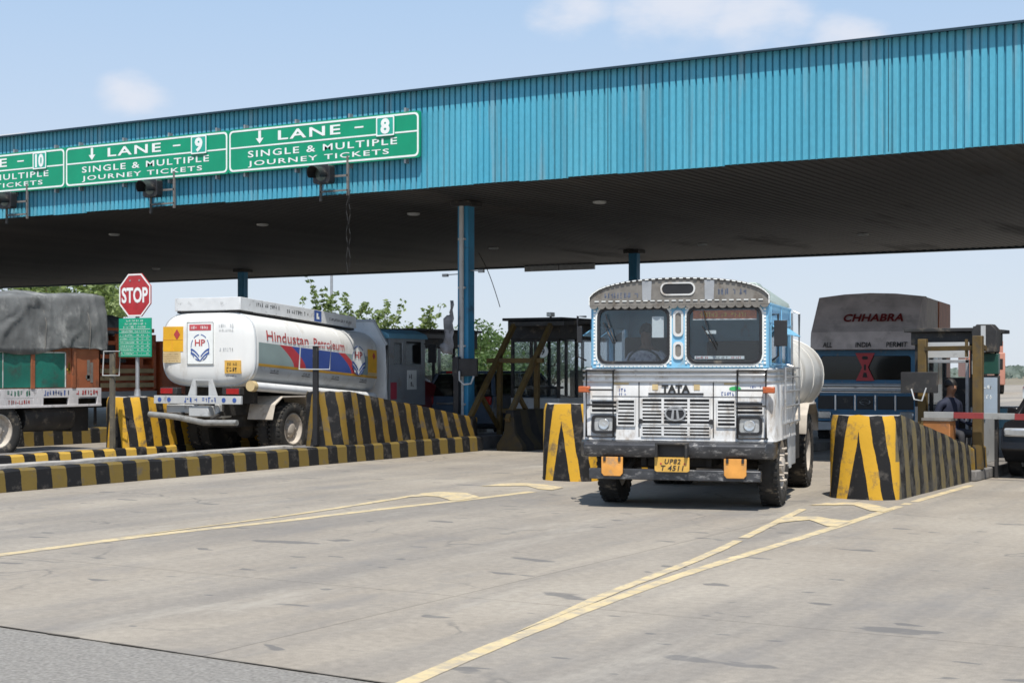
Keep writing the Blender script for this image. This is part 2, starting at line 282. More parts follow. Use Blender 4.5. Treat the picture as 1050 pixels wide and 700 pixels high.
# ------------------------------------------------------------------ mesh helpers
def rrect(cx, cz, w, h, r, n=4):
    pts = []
    for (sx, sz, a0) in ((1, 1, 0), (-1, 1, 90), (-1, -1, 180), (1, -1, 270)):
        for i in range(n + 1):
            a = R(a0 + 90 * i / n); pts.append((cx + sx * (w / 2 - r) + r * math.cos(a), cz + sz * (h / 2 - r) + r * math.sin(a)))
    return pts
class MB:
    DT = None
    def __init__(s): s.v = []; s.f = []; s.mi = []; s.mats = []; s.cur = 0; s.T = MB.DT
    def use(s, m):
        if m not in s.mats: s.mats.append(m)
        s.cur = s.mats.index(m); return s
    def add(s, vs, fs):
        o = len(s.v)
        for p in vs:
            p = Vector(p); s.v.append(tuple(s.T @ p) if s.T else tuple(p))
        for f in fs: s.f.append([i + o for i in f]); s.mi.append(s.cur)
        return s
    def box(s, c, d, rot=None):
        x, y, z = d[0] / 2, d[1] / 2, d[2] / 2
        vs = [Vector(p) for p in ((-x,-y,-z),(x,-y,-z),(x,y,-z),(-x,y,-z),(-x,-y,z),(x,-y,z),(x,y,z),(-x,y,z))]
        if rot is not None: vs = [rot @ p for p in vs]
        vs = [p + Vector(c) for p in vs]
        return s.add(vs, [(3,2,1,0),(4,5,6,7),(0,1,5,4),(1,2,6,5),(2,3,7,6),(3,0,4,7)])
    def bx(s, x0, x1, y0, y1, z0, z1): return s.box(((x0+x1)/2, (y0+y1)/2, (z0+z1)/2), (x1-x0, y1-y0, z1-z0))
    def bar(s, p0, p1, w, h=None):
        h = h or w; a = Vector(p0); b = Vector(p1); d = b - a
        q = d.to_track_quat('Y', 'Z').to_matrix()
        return s.box((a + b) / 2, (w, d.length, h), q)
    def ring(s, rings, closed=True, cap=True):
        n = len(rings[0]); vs = [p for r in rings for p in r]; fs = []
        for k in range(len(rings) - 1):
            for i in range(n if closed else n - 1):
                j = (i + 1) % n; fs.append((k*n+i, k*n+j, (k+1)*n+j, (k+1)*n+i))
        if cap: fs.append(tuple(range(n))[::-1]); fs.append(tuple((len(rings)-1)*n + i for i in range(n)))
        return s.add(vs, fs)
    def cyl(s, p0, p1, r0, r1=None, n=14, cap=True):
        r1 = r0 if r1 is None else r1; a = Vector(p0); b = Vector(p1); q = (b - a).to_track_quat('Z', 'Y')
        rs = []
        for c, r in ((a, r0), (b, r1)):
            rs.append([c + q @ Vector((r*math.cos(2*math.pi*i/n), r*math.sin(2*math.pi*i/n), 0)) for i in range(n)])
        return s.ring(rs, True, cap)
    def tube(s, pts, r, n=8, closed=False):
        rs = []; P = [Vector(p) for p in pts]
        for i, c in enumerate(P):
            d = (P[min(i+1, len(P)-1)] - P[max(i-1, 0)]); q = d.to_track_quat('Z', 'Y')
            rr = r[i] if isinstance(r, (list, tuple)) else r
            rs.append([c + q @ Vector((rr*math.cos(2*math.pi*k/n), rr*math.sin(2*math.pi*k/n), 0)) for k in range(n)])
        return s.ring(rs)
    def lathe(s, prof, o, axis, n=28, cap=False):
        q = Vector(axis).to_track_quat('Z', 'Y'); o = Vector(o); rs = []
        for (r, h) in prof: rs.append([o + q @ Vector((r*math.cos(2*math.pi*i/n), r*math.sin(2*math.pi*i/n), h)) for i in range(n)])
        return s.ring(rs, True, cap)
    def prism(s, pts, plane, a, b):
        """pts (u,v) polygon; plane 'xz' pushed along y, 'yz' along x, 'xy' along z, from a to b"""
        f = {'xz': lambda u, v, k: (u, k, v), 'yz': lambda u, v, k: (k, u, v), 'xy': lambda u, v, k: (u, v, k)}[plane]
        return s.ring([[f(u, v, a) for u, v in pts], [f(u, v, b) for u, v in pts]])
    def hole(s, outer, inner, y0, y1):
        """xz panel with a hole, both loops the same length, thickness from y0 to y1"""
        n = len(outer)
        rs = [[(x, y0, z) for x, z in outer], [(x, y0, z) for x, z in inner], [(x, y1, z) for x, z in inner], [(x, y1, z) for x, z in outer], [(x, y0, z) for x, z in outer]]
        return s.ring(rs, True, False)
    def build(s, name, m=None, parent=None, bevel=0, ang=38, loc=None, fixn=True, uv=None, seg=2):
        me = bpy.data.meshes.new(name); me.from_pydata(s.v, [], s.f)
        mats = s.mats if s.mats else [m]
        for k in mats: me.materials.append(k)
        for p, i in zip(me.polygons, s.mi): p.material_index = i if s.mats else 0
        if uv:
            ul = me.uv_layers.new(name='UVMap')
            for lp in me.loops: ul.data[lp.index].uv = uv[lp.vertex_index]
        if fixn:
            bm = bmesh.new(); bm.from_mesh(me); bmesh.ops.recalc_face_normals(bm, faces=bm.faces); bm.to_mesh(me); bm.free()
        me.polygons.foreach_set('use_smooth', [True] * len(me.polygons)); me.set_sharp_from_angle(angle=R(ang)); me.update()
        o = bpy.data.objects.new(name, me); COL.objects.link(o)
        if parent is not None: o.parent = parent
        if loc: o.location = loc
        if bevel:
            b = o.modifiers.new('bevel', 'BEVEL'); b.width = bevel; b.segments = seg; b.limit_method = 'ANGLE'; b.angle_limit = R(50)
        return o
def thing(name, label, cat, loc=(0, 0, 0), rz=0, group=None):
    o = bpy.data.objects.new(name, None); COL.objects.link(o); o.location = loc; o.rotation_euler = (0, 0, R(rz)); o.empty_display_size = .3
    return tag(o, label, cat, group)
def tag(o, label, cat, group=None):
    o['label'] = label; o['category'] = cat
    if group: o['group'] = group
    return o
def structure(o): o['kind'] = 'structure'; return o
def text_verts(txt, w, h, bold=0., spacing=1.):
    cu = bpy.data.curves.new('lettering', 'FONT'); cu.body = txt; cu.align_x = 'CENTER'; cu.align_y = 'CENTER'; cu.space_character = spacing
    cu.offset = bold; cu.extrude = .0; cu.resolution_u = 3
    o = bpy.data.objects.new('lettering', cu); COL.objects.link(o)
    dg = bpy.context.evaluated_depsgraph_get(); me = bpy.data.meshes.new_from_object(o.evaluated_get(dg))
    bpy.data.objects.remove(o); bpy.data.curves.remove(cu)
    V = [v.co.copy() for v in me.vertices]; F = [list(p.vertices) for p in me.polygons]; bpy.data.meshes.remove(me)
    x0 = min(v.x for v in V); x1 = max(v.x for v in V); y0 = min(v.y for v in V); y1 = max(v.y for v in V)
    return [((v.x-(x0+x1)/2)/(x1-x0)*w, (v.y-(y0+y1)/2)/(y1-y0)*h) for v in V], F
def put_text(mb, m, txt, cx, y, cz, w, h, bold=0., spacing=1., shear=0., fn=None, xmap=None):
    """flat lettering facing -y centred on (cx, cz); fn maps (x, z) to a point instead"""
    V, F = text_verts(txt, w, h, bold, spacing); mb.use(m)
    if fn is None: fn = lambda x, z: (x, y, z)
    mb.add([fn(cx + a + b * shear, cz + b) for a, b in V], F)
def scribble(mb, m, cx, y, cz, w, h, seed=1, fn=None):
    """illegible small lettering: short painted strokes"""
    r = random.Random(seed); mb.use(m); x = cx - w / 2; st = h * .16
    if fn is None: fn = lambda x, z: (x, y, z)
    def q(x0, z0, x1, z1): mb.add([fn(x0, z0), fn(x1, z0), fn(x1, z1), fn(x0, z1)], [(0, 1, 2, 3)])
    while x < cx + w / 2 - h * .4:
        cw = h * r.uniform(.4, .65)
        if r.random() < .14: x += cw; continue
        z0, z1 = cz - h / 2, cz + h / 2
        for k in range(r.choice((2, 3, 3))):
            if r.random() < .5:
                xx = x + r.uniform(0, cw - st); q(xx, z0 + r.uniform(0, h * .2), xx + st, z1 - r.uniform(0, h * .2))
            else:
                zz = z0 + r.uniform(0, h - st); q(x, zz, x + cw * r.uniform(.5, .95), zz + st)
        x += cw + h * .14
def copy_tree(o, loc, label=None, rz=None, parent=None):
    c = o.copy(); COL.objects.link(c)
    if parent is not None: c.parent = parent
    else:
        c.location = loc
        if label: c['label'] = label
        if rz is not None: c.rotation_euler = (0, 0, R(rz))
    for ch in list(o.children): copy_tree(ch, None, parent=c)
    return c
def wheel(parent, x, y, r, wd, side, rimm, hub_bolts=False, dual=False, tread=36):
    """tyre with treads and shoulder; side +1 = outer face at +x; rim is a child of the tyre"""
    o = bpy.data.objects.new('wheel', None); mb = MB()
    a = Vector((side, 0, 0)); h = wd / 2
    prof = [(r*.60, h*.78), (r*.66, h*.95), (r*.80, h), (r*.92, h*.97), (r*.975, h*.82), (r, h*.6), (r, -h*.6), (r*.975, -h*.82), (r*.92, -h*.97), (r*.8, -h), (r*.62, -h*.9), (r*.6, -h*.7)]
    mb.lathe(prof, (0, 0, 0), a, 36)
    for k in range(tread):
        t = 2 * math.pi * k / tread
        for s2 in (-1, 1):
            c = Vector((s2 * h * .70, math.cos(t) * r * .985, math.sin(t) * r * .985))
            mb.box(c, (h * .5, r * .09, r * .05), Matrix.Rotation(t - math.pi / 2, 3, 'X'))
    bpy.data.objects.remove(o)
    w_ = mb.build('wheel', M_.rubber, parent, loc=(x, y, r), fixn=True)
    rb = MB()
    rb.lathe([(r*.61, h*.80), (r*.57, h*.82), (r*.53, h*.60), (r*.50, h*.25), (r*.34, h*.12), (r*.27, h*.35), (r*.24, h*.9 if hub_bolts else h*.5), (r*.14, h*1.1 if hub_bolts else h*.6), (0.001, h*1.1 if hub_bolts else h*.6)], (0, 0, 0), a, 24)
    rb.lathe([(r*.61, -h*.7), (.001, -h*.5)], (0, 0, 0), a, 16)
    nb = 10 if hub_bolts else 6
    for k in range(nb):
        t = 2 * math.pi * k / nb; rr = r * (.40 if hub_bolts else .31)
        p0 = Vector((side * h * .1, rr * math.cos(t), rr * math.sin(t))); p1 = p0 + a * (h * 1.15 if hub_bolts else h * .35)
        rb.cyl(p0, p1, r * .035, r * .03, 6)
    rb.build('rim', rimm, w_)
    return w_

# ------------------------------------------------------------------ ground, road, markings
def sheet(name, x0, x1, y0, y1, z, m):
    return structure(MB().add([(x0,y0,z),(x1,y0,z),(x1,y1,z),(x0,y1,z)], [(0,1,2,3)]).build(name, m, fixn=False))
sheet('ground', -3000, 3000, -3000, 3000, -.012, M_.earth)
mb = MB(); mb.add([(-90,6.9,0),(-20,6.78,0),(-7.9,6.72,0),(-6.2,6.62,0),(-4.6,6.53,0),(0,6.4,0),(40,5.5,0),(40,160,0),(-90,160,0)], [tuple(range(9))])
structure(mb.build('road', M_.road, fixn=False))
mb = MB(); mb.add([(-90,-30,-.004),(40,-30,-.004),(40,5.5,-.004),(0,6.4,-.004),(-4.6,6.53,-.004),(-6.2,6.62,-.004),(-7.9,6.72,-.004),(-20,6.78,-.004),(-90,6.9,-.004)], [tuple(range(9))])
structure(mb.build('asphalt_apron', M_.asph, fixn=False))
mb = MB(); pts = [(-30,6.80),(-20,6.78),(-12,6.75),(-7.9,6.72),(-6.2,6.62),(-4.6,6.53),(0,6.4),(8,6.2)]
for a, b in zip(pts[:-1], pts[1:]):
    for k in range(6):
        f0, f1 = k/6, (k+1)/6; w0 = rnd.uniform(.004, .018)
        p = lambda f, d: (a[0]+(b[0]-a[0])*f, a[1]+(b[1]-a[1])*f + d, .004)
        mb.add([p(f0,-w0),p(f1,-w0*.8),p(f1,w0*.6),p(f0,w0*.5)], [(0,1,2,3)])
structure(mb.build('road_joint', mat('dusty_joint', (.11, .095, .075), .9, 0, .3, 5), fixn=False))
def gp(x, y, z=.006):
    c, s = math.cos(YAW), math.sin(YAW); u = (x-525)/1560; k = (y-378)/1560; t = (1.65-z)/k
    return Vector(((-s+u*c)*t, (c+u*s)*t, z))
def stroke(mb, pts, wd, z, taper=0):
    """one continuous ribbon with ragged, worn edges; it narrows to nothing over the first TAPER metres"""
    P = [Vector((p[0], p[1], z)) for p in pts]; Q = [P[0]]
    for a, b in zip(P[:-1], P[1:]):
        n = max(1, int((b-a).length/.22)); Q += [a.lerp(b, (k+1)/n) for k in range(n)]
    for _ in range(10): Q = [Q[0]]+[(Q[i-1]+Q[i]*2+Q[i+1])/4 for i in range(1, len(Q)-1)]+[Q[-1]]
    V = []; s = 0; gaps = set(); k = 0
    for i, q in enumerate(Q):
        d = (Q[min(i+1, len(Q)-1)]-Q[max(i-1, 0)]); nrm = Vector((-d.y, d.x, 0)).normalized(); s += (Q[i]-Q[i-1]).length if i else 0
        f = min(1, s/taper) if taper else 1; V += [q-nrm*wd/2*f*rnd.uniform(.86, 1.05), q+nrm*wd/2*f*rnd.uniform(.86, 1.05)]
        if rnd.random() < .012: gaps.add(i)
    mb.add(V, [(2*i, 2*i+2, 2*i+3, 2*i+1) for i in range(len(Q)-1) if i not in gaps])
# yellow lane lines: a single line that opens into a chevron before each island
mb = MB()
def poly(px, z): mb.add([gp(x, y, z) for x, y in px], [tuple(range(len(px)))])
def poly(px, z): mb.add([gp(x, y, z) for x, y in px], [tuple(range(len(px)))])
stroke(mb, [gp(-200,594), gp(0,568), gp(180,544.5), gp(280,535), gp(380,522.5), gp(460,514), gp(546,503.5)], .16, .003)
stroke(mb, [gp(60,559), gp(180,543), gp(300,527.5), gp(380,515), gp(428,507)], .13, .005, 5)
poly([(416,509.5),(432,505.5),(450,503.8),(478,504.8),(492,509.2),(470,513),(462,512.5),(450,508.8),(438,508.2)], .007)
poly([(492,498),(515,495.2),(540,494.8),(560,496.5),(578,499.5),(566,502),(552,501),(540,497.5),(515,498)], .007)
stroke(mb, [gp(330,740), gp(420,697), gp(525,653.5), gp(600,624), gp(690,591), gp(765,568), gp(830,548), gp(868,536), gp(917,520), gp(960,507), gp(996,497)], .12, .003)
stroke(mb, [gp(525,649), gp(600,618), gp(640,601), gp(690,583), gp(735,564.5), gp(790,537.5), gp(823,521.5)], .10, .005, 1.5)
poly([(792,536.5),(802,531),(812,529),(838,529),(852,531.5),(874,533.5),(858,539.5),(848,539),(836,534.5),(830,532.5),(812,534)], .007)
poly([(828,517.5),(850,515),(880,514.5),(896,517),(916,521.5),(906,524.5),(892,523),(876,517.5),(850,517.5)], .007)
structure(mb.build('road_marking', M_.line, fixn=False))

# ------------------------------------------------------------------ kerbed islands and striped barriers
def kerb(name, label, x0, x1, y0, y1, h, m, per=.54, grp=None, top=M_.conc):
    """long kerb with stripes painted on the faces; ragged level top, stripe paint turns over the edge"""
    mb = MB(); uv = []; n = int((y1-y0)/.27); r = random.Random(int(abs(x0)*100))
    ys = [y0+(y1-y0)*i/n for i in range(n+1)]
    prof = lambda j: [(x1+.03, 0), (x1+.005, h-.03+j), (x1-.03, h+j), (x0+.03, h+j), (x0, h-.03+j), (x0-.02, 0)]
    rings = []
    for y in ys:
        j = r.uniform(-.012, .012); rings.append([(x, y, z) for x, z in prof(j)])
        uv += [(y/per+50, 0.06)]*6
    mb.ring(rings)
    return tag(mb.build(name, m, None, .006, uv=uv), label, 'kerb', grp)
def barrier(name, label, cx, y0, y1, hw, h0, h1, zb, m, flank=None, grp='black and yellow striped barriers at the island ends'):
    """striped concrete block with a rounded nose facing the traffic, falling in height to the rear"""
    plan = []; nn = 14
    for i in range(nn+1):
        a = math.pi*i/nn; cs = math.cos(a); sn = math.sin(a)
        plan.append((cx - hw*math.copysign(abs(cs)**.75, cs), y0 + .34 - .34*sn**.9))
    left = [(cx-hw, y0+.34+(y1-y0-.34)*(k/8)) for k in range(8, 0, -1)]; right = [(cx+hw, y0+.34+(y1-y0-.34)*(k/8)) for k in range(1, 9)]
    loop = left+plan+right
    mid = len(left)+nn//2; u = [0]*len(loop)
    for i in range(mid+1, len(loop)):
        d = math.dist(loop[i], loop[i-1]); u[i] = u[i-1] + d/(.34 if i <= mid+nn//2 else .42)
    for i in range(mid-1, -1, -1):
        d = math.dist(loop[i], loop[i+1]); u[i] = u[i+1] + d/(.34 if i >= mid-nn//2 else .42)
    mb = MB(); uv = []; rings = []; r = random.Random(int(abs(cx)*10))
    for k, f in enumerate((0, .2, .45, .7, .92, 1.0)):
        rg = []
        for i, (x, y) in enumerate(loop):
            hh = h0 + (h1-h0)*max(0, (y-y0-.34))/(y1-y0-.34)
            ins = .012*f + (.02 if f == 1 else 0)
            rg.append((cx+(x-cx)*(1-ins*1.4)+r.uniform(-.006,.006), y+(ins if y < y0+.4 else 0), zb+hh*f+(r.uniform(-.012,.012) if f == 1 else 0))); uv.append((u[i] if abs(u[i]) > 1e-6 else 0, .08+.52*f))
        rings.append(rg)
    mb.ring(rings, True, False)
    n = len(loop); top = [rings[-1][i] for i in range(n)]
    # cap as strips from left to right
    o = len(mb.v); mb.add(top, [(i, i+1, n-2-i, n-1-i) for i in range(n//2-1)]); uv += [(0.3, -.0)]*n
    for i in range(len(mb.f)-(n//2-1), len(mb.f)): mb.mi[i] = 1
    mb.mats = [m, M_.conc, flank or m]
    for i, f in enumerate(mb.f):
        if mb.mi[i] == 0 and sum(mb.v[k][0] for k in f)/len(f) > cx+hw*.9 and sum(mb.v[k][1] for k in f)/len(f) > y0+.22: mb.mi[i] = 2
    o = mb.build(name, None, None, 0, 50, uv=uv); return tag(o, label, 'barrier', grp)
barrier('striped_barrier', 'black and yellow rounded barrier in front of the right hand toll booth', -6.05, 18.75, 22.6, .46, 1.06, .52, 0, M_.stripe, M_.sooty)
barrier('striped_barrier', 'black and yellow barrier nose half hidden by the white truck, to its left', -10.8, 19.6, 23.6, .44, 1.13, .55, 0, M_.stripe)
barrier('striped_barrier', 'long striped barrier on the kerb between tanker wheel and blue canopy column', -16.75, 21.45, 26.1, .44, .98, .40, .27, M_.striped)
barrier('striped_barrier', 'bright yellow and black barrier carrying the red stop sign', -21.25, 21.05, 24.9, .47, .97, .5, .14, M_.stripe)
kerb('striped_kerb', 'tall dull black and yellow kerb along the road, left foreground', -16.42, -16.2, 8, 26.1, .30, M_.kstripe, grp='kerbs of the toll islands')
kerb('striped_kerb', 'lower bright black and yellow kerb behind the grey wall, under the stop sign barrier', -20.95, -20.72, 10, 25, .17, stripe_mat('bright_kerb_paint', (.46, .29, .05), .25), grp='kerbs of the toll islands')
mb = MB(); n = 34; r2 = random.Random(3); rings = []
for i in range(n+1):
    y = 8+13.3*i/n; j = r2.uniform(-.02, .02); rings.append([(-17.38, y, 0), (-17.16, y, 0), (-17.17+j*.3, y, .285+j*.5), (-17.37+j*.3, y, .29+j*.5)])
tag(mb.ring(rings).build('low_concrete_wall', M_.conc, None, .012), 'low rough grey concrete wall running behind the tall striped kerb', 'wall')
structure(MB().bx(-17.15, -16.43, 8, 21.3, 0, .06).build('island_fill', M_.concd))
structure(MB().bx(-17.3, -16.43, 21.3, 34, 0, .27).build('traffic_island', M_.concd, None, .01))
structure(MB().bx(-21.75, -20.96, 10, 34, 0, .14).build('traffic_island', M_.concd, None, .01))
structure(MB().bx(-6.62, -5.52, 22.6, 30, 0, .16).build('traffic_island', M_.concd, None, .02))
structure(MB().bx(-11.3, -10.3, 23.6, 32, 0, .16).build('traffic_island', M_.concd, None, .02))
# jersey blocks, shade put into their paint, behind the column
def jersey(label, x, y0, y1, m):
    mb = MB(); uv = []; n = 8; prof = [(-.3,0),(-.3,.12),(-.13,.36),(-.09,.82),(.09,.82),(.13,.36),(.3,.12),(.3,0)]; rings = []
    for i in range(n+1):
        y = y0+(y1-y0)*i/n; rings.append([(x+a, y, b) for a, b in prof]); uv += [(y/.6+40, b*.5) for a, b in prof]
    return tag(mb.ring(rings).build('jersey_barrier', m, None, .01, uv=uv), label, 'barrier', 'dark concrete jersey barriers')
jersey('shade-painted jersey barrier just right of the blue column', -15.62, 26.2, 28.0, M_.jstripe)
jersey('shade-painted jersey barrier under the yellow braces, further from the column', -15.62, 28.06, 30.4, M_.jstripe)
kerb('striped_kerb', 'dark kerb of the far island under the tarped truck', -25.6, -25.3, 10, 30, .34, M_.kstripe, grp='kerbs of the toll islands')
barrier('striped_barrier', 'striped barrier added to darken the gap under the tarped truck body', -25.9, 16.2, 23, .45, 1.0, .6, .2, M_.striped)  # barrier added to hide sunlit ground showing under the truck
o = kerb('low_rail_block', 'short brown and black block at the tail of the right barrier', -5.85, -5.6, 22.75, 23.5, .5, M_.striped, .4); o['category'] = 'block'

# ------------------------------------------------------------------ canopy
CX0, CX1, CY0, CY1, CZ0, CZ1 = -62., 14., 23.85, 44.3, 5.07, 6.90
cano = thing('toll_canopy', 'long flat toll plaza canopy with bright blue ribbed fascia and dark soffit', 'canopy', (0, 0, 0))
mb = MB(); pitch = .125; n = int((CX1-CX0)/pitch); bot = []; top = []
for i in range(n):
    x = CX0+i*pitch
    for dx, dy in ((0, 0), (.086, 0), (.091, .045), (.119, .045)): bot.append((x+dx, CY0+dy, CZ0)); top.append((x+dx, CY0+dy, CZ1))
V = []; F = []; r3 = random.Random(5); dz = 0
for i in range(len(bot)):
    if i % 32 == 0: dz = r3.uniform(-.018, .012)
    V += [(bot[i][0], bot[i][1], CZ0+dz), top[i]]
    if i: F.append((2*i-2, 2*i, 2*i+1, 2*i-1))
mb.add(V, F); mb.build('fascia', M_.fascia, cano, ang=20, fixn=False)
mb = MB(); mb.bx(CX0, CX1, CY0-.135, CY0+.05, CZ1, CZ1+.018); mb.bx(CX0, CX1, CY0-.14, CY0-.134, CZ1-.018, CZ1+.02); mb.build('flashing', M_.flash, cano)
mb = MB(); V = []; F = []; i = 0; x = CX0
while x < CX1:
    for dx, dz in ((0, 0), (.07, 0), (.085, .018), (.185, .018)):
        V += [(x+dx, CY0+.06, CZ0+.03+dz), (x+dx, CY1, CZ0+.03+dz)]
        if i: F.append((2*i-2, 2*i-1, 2*i+1, 2*i))
        i += 1
    x += .2
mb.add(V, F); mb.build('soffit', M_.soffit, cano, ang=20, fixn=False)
mb = MB(); mb.bx(CX0, CX1, CY1-.02, CY1+.12, CZ0-.02, CZ0+.9); mb.build('rear_fascia', M_.flash, cano)
mb = MB(); mb.add([(CX0, CY0+.05, CZ1-.04), (CX1, CY0+.05, CZ1-.04), (CX1, CY1, CZ0+.9), (CX0, CY1, CZ0+.9)], [(0,1,2,3)])
mb.add([(CX0, CY0+.05, CZ1-.04), (CX0, CY1, CZ0+.9), (CX0, CY1, CZ0+.05), (CX0, CY0+.05, CZ0+.05)], [(0,1,2,3)])
mb.add([(CX1, CY0+.05, CZ1-.04), (CX1, CY1, CZ0+.9), (CX1, CY1, CZ0+.05), (CX1, CY0+.05, CZ0+.05)], [(0,1,2,3)]); mb.build('roof', M_.roofw, cano)
mb = MB(); mb.bx(-33, -27.2, CY0+.25, CY0+.9, CZ1-.1, CZ1+.13); mb.build('roof_ridge', M_.roofw, cano)
mb = MB()
for x in (-52, -47.1, -42, -37, -32, -27, -22, -17, -12.2, -7.2, -2.1, 3): mb.bx(x-.006, x+.006, CY0-.004, CY0+.0, CZ0+.03, CZ1-.02)
mb.build('sheet_lap', M_.flash, cano)
def column(label, x, y, zt=CZ0+.05, pipe=True):
    t = thing('canopy_column', label, 'column', (x, y, 0), 0, 'steel columns carrying the canopy')
    mb = MB(); mb.bx(-.13, .13, -.13, .13, 0, zt); mb.build('post', M_.colblue, t, .02)
    mb = MB(); mb.bx(-.24, .24, -.24, .24, zt-.12, zt-.02); mb.bx(-.26, .26, -.26, .26, 0, .04); mb.build('end_plate', M_.dark, t, .006)
    if pipe:
        mb = MB(); mb.cyl((.0, -.175, .25), (.0, -.175, zt-.1), .05, n=12)
        for z in (.9, 2.1, 3.3, 4.3): mb.bx(-.08, .08, -.195, -.13, z, z+.04)
        mb.build('rain_pipe', M_.palegrey, t)
    return t
c1 = column('tall blue column with grey rain pipe carrying the canopy front, left of the white truck', -16.9, 26.6)
mb = MB()
for s, zz in ((-1, 3.62), (1, 3.68)):
    mb.bar((0, 0, zz), (s*.40, -.1, zz-.02), .02); mb.box((s*.44, -.11, zz-.03), (.12, .07, .06))
mb.build('bracket_light', M_.signback, c1)
column('blue column under the rear of the canopy, seen above the white truck roof', -19.55, 39.9, pipe=False)
column('blue column under the rear of the canopy, seen above the white tanker', -35.05, 40.7, pipe=False)
# torn banner hanging beside the column
mb = MB(); V = []; F = []
for i in range(13):
    for j in range(7):
        f = i/12; g_ = j/6; wv = .06*math.sin(i*1.1+j*.9)
        hw_ = .05+.40*min(1, f*1.3)
        V.append((-.26-hw_*(g_)*.9+.02*math.sin(i*2.1), -.1+wv*g_+.2*g_*f, 3.05-1.12*f-.10*g_*math.sin(i)))
for i in range(12):
    for j in range(6): a = i*7+j; F.append((a, a+1, a+8, a+7))
o = mb.add(V, F).build('torn_banner', mat('faded_grey_cloth', (.20, .20, .21), .85, 0, .4, 5, (.05, .05, .05), .3, 6), None, fixn=False, ang=60); o.location = (-16.7, 26.3, 0)
sm = o.modifiers.new('thick', 'SOLIDIFY'); sm.thickness = .006
tag(o, 'torn faded grey banner cloth hanging on the blue column', 'banner')
# dark board with a hose and a thin black post by the column
t = thing('sign_back_board', 'dark blank board on a thin black post in front of the blue column', 'sign', (-16.86, 26.28, 0))
MB().bx(-.16, .44, -.03, .03, 1.50, 1.86).build('board', M_.dark, t, .01)
MB().bx(-.12, .0, -.05, .07, .3, 1.9).build('post', M_.black, t, .01)
mb = MB(); mb.tube([(.04, -.06, 1.6), (.06, -.09, 1.42), (.18, -.1, 1.33), (.34, -.09, 1.35), (.38, -.05, 1.5)], .02); mb.build('hose', M_.palegrey, t)
# soffit lights
for i, (x, y, d) in enumerate(((-28.64, 28.29, 'above the lane nine sign end'), (-23.65, 28.17, 'between the lane nine and eight signals'), (-19.12, 27.92, 'left of the blue column top'), (-14.47, 27.91, 'right of the blue column top'), (-12.15, 38.07, 'far right above the trucks'), (-16.93, 38.8, 'near the rear edge above the white truck'), (-37.2, 38.7, 'near the rear edge at far left'), (-22.6, 37.03, 'near the rear edge behind the column'))):
    t = thing('soffit_light', 'small round downlight in the dark canopy ceiling, ' + d, 'ceiling light', (x, y, CZ0+.03), 0, 'downlights in the canopy ceiling')
    MB().lathe([(.14, .0), (.14, -.03), (.11, -.045), (.11, -.02), (.001, -.02)], (0, 0, 0), (0, 0, 1), 20).build('rim', M_.palegrey, t)
    MB().lathe([(.001, -.022), (.108, -.022)], (0, 0, 0), (0, 0, 1), 20).build('diffuser', M_.lens, t)
t = thing('hanging_sign_panel', 'thin grey sign panel seen from behind at the canopy rear edge', 'sign', (-24.36, 44.1, 0))
MB().bx(-1.32, 1.32, -.04, .04, 4.9, 5.08).build('panel', M_.signback, t, .008)
mb = MB(); mb.bar((-1.1, 0, 5.08), (-1.1, 0, 5.3), .03); mb.bar((1.1, 0, 5.08), (1.1, 0, 5.3), .03); mb.bx(-.01, .01, -.05, -.041, 4.9, 5.08); mb.build('hanger', M_.dark, t)

# ------------------------------------------------------------------ lane signs on the fascia
def lane_sign(num, x0, x1, label, z0=5.62, z1=6.50):
    y = CY0-.16; t = thing('lane_sign', label, 'sign', ((x0+x1)/2, y, (z0+z1)/2), 0, 'green lane signs along the fascia'); w = x1-x0; h = z1-z0
    MB().prism(rrect(0, 0, w, h, .04), 'xz', 0, .05).build('board', M_.signgreen, t)
    mb = MB(); e = .035
    mb.hole(rrect(0, 0, w-.05, h-.05, .09), rrect(0, 0, w-.05-2*e, h-.05-2*e, .07), -.005, .002)
    mb.box((0, -.002, h*.07), (w-.12, .006, e*.85)); mb.build('border', M_.signwhite, t)
    mb = MB(); zt = h*.27; m = M_.signwhite
    put_text(mb, m, 'LANE', -w*.06, -.005, zt, w*.33, h*.215, .018, 1.2)
    put_text(mb, m, '-', w*.20, -.005, zt, w*.045, h*.035)
    mb.use(m); ax = -w*.325
    mb.add([(ax-.035, -.005, zt+h*.15), (ax+.035, -.005, zt+h*.15), (ax+.035, -.005, zt-.02), (ax+.1, -.005, zt-.02), (ax, -.005, zt-h*.15), (ax-.1, -.005, zt-.02), (ax-.035, -.005, zt-.02)], [(0, 1, 2, 6), (3, 4, 5, 2), (5, 6, 2)])
    put_text(mb, m, 'SINGLE & MULTIPLE', 0, -.005, -h*.10, w*.78, h*.15, .012, 1.2)
    put_text(mb, m, 'JOURNEY TICKETS', -w*.02, -.005, -h*.33, w*.74, h*.15, .012, 1.2)
    mb.build('lettering', None, t, fixn=False)
    px = w*.335
    pt = MB().bx(px-.21, px+.21, -.03, -.007, h*.02, h*.44).build('number_plate', M_.signteal, t)
    mb = MB(); mb.hole(rrect(px, h*.23, .42, h*.42, .02), rrect(px, h*.23, .37, h*.42-.05, .02), -.034, -.03); put_text(mb, m, num, px, -.034, h*.23, .21 if len(num) == 1 else .27, h*.34, .045); mb.build('number', m, pt, fixn=False)
    mb = MB()
    for xx in (-w*.42, -w*.14, w*.14, w*.42):
        mb.bx(xx-.02, xx+.02, .05, .16, -h/2-.08, h/2+.09)
    mb.build('bracket', M_.signback, t)
lane_sign('8', -20.78, -16.08, 'green lane 8 sign board with white lettering, rightmost on the fascia')
lane_sign('9', -25.46, -20.785, 'green lane 9 sign board with white lettering, middle of the fascia row')
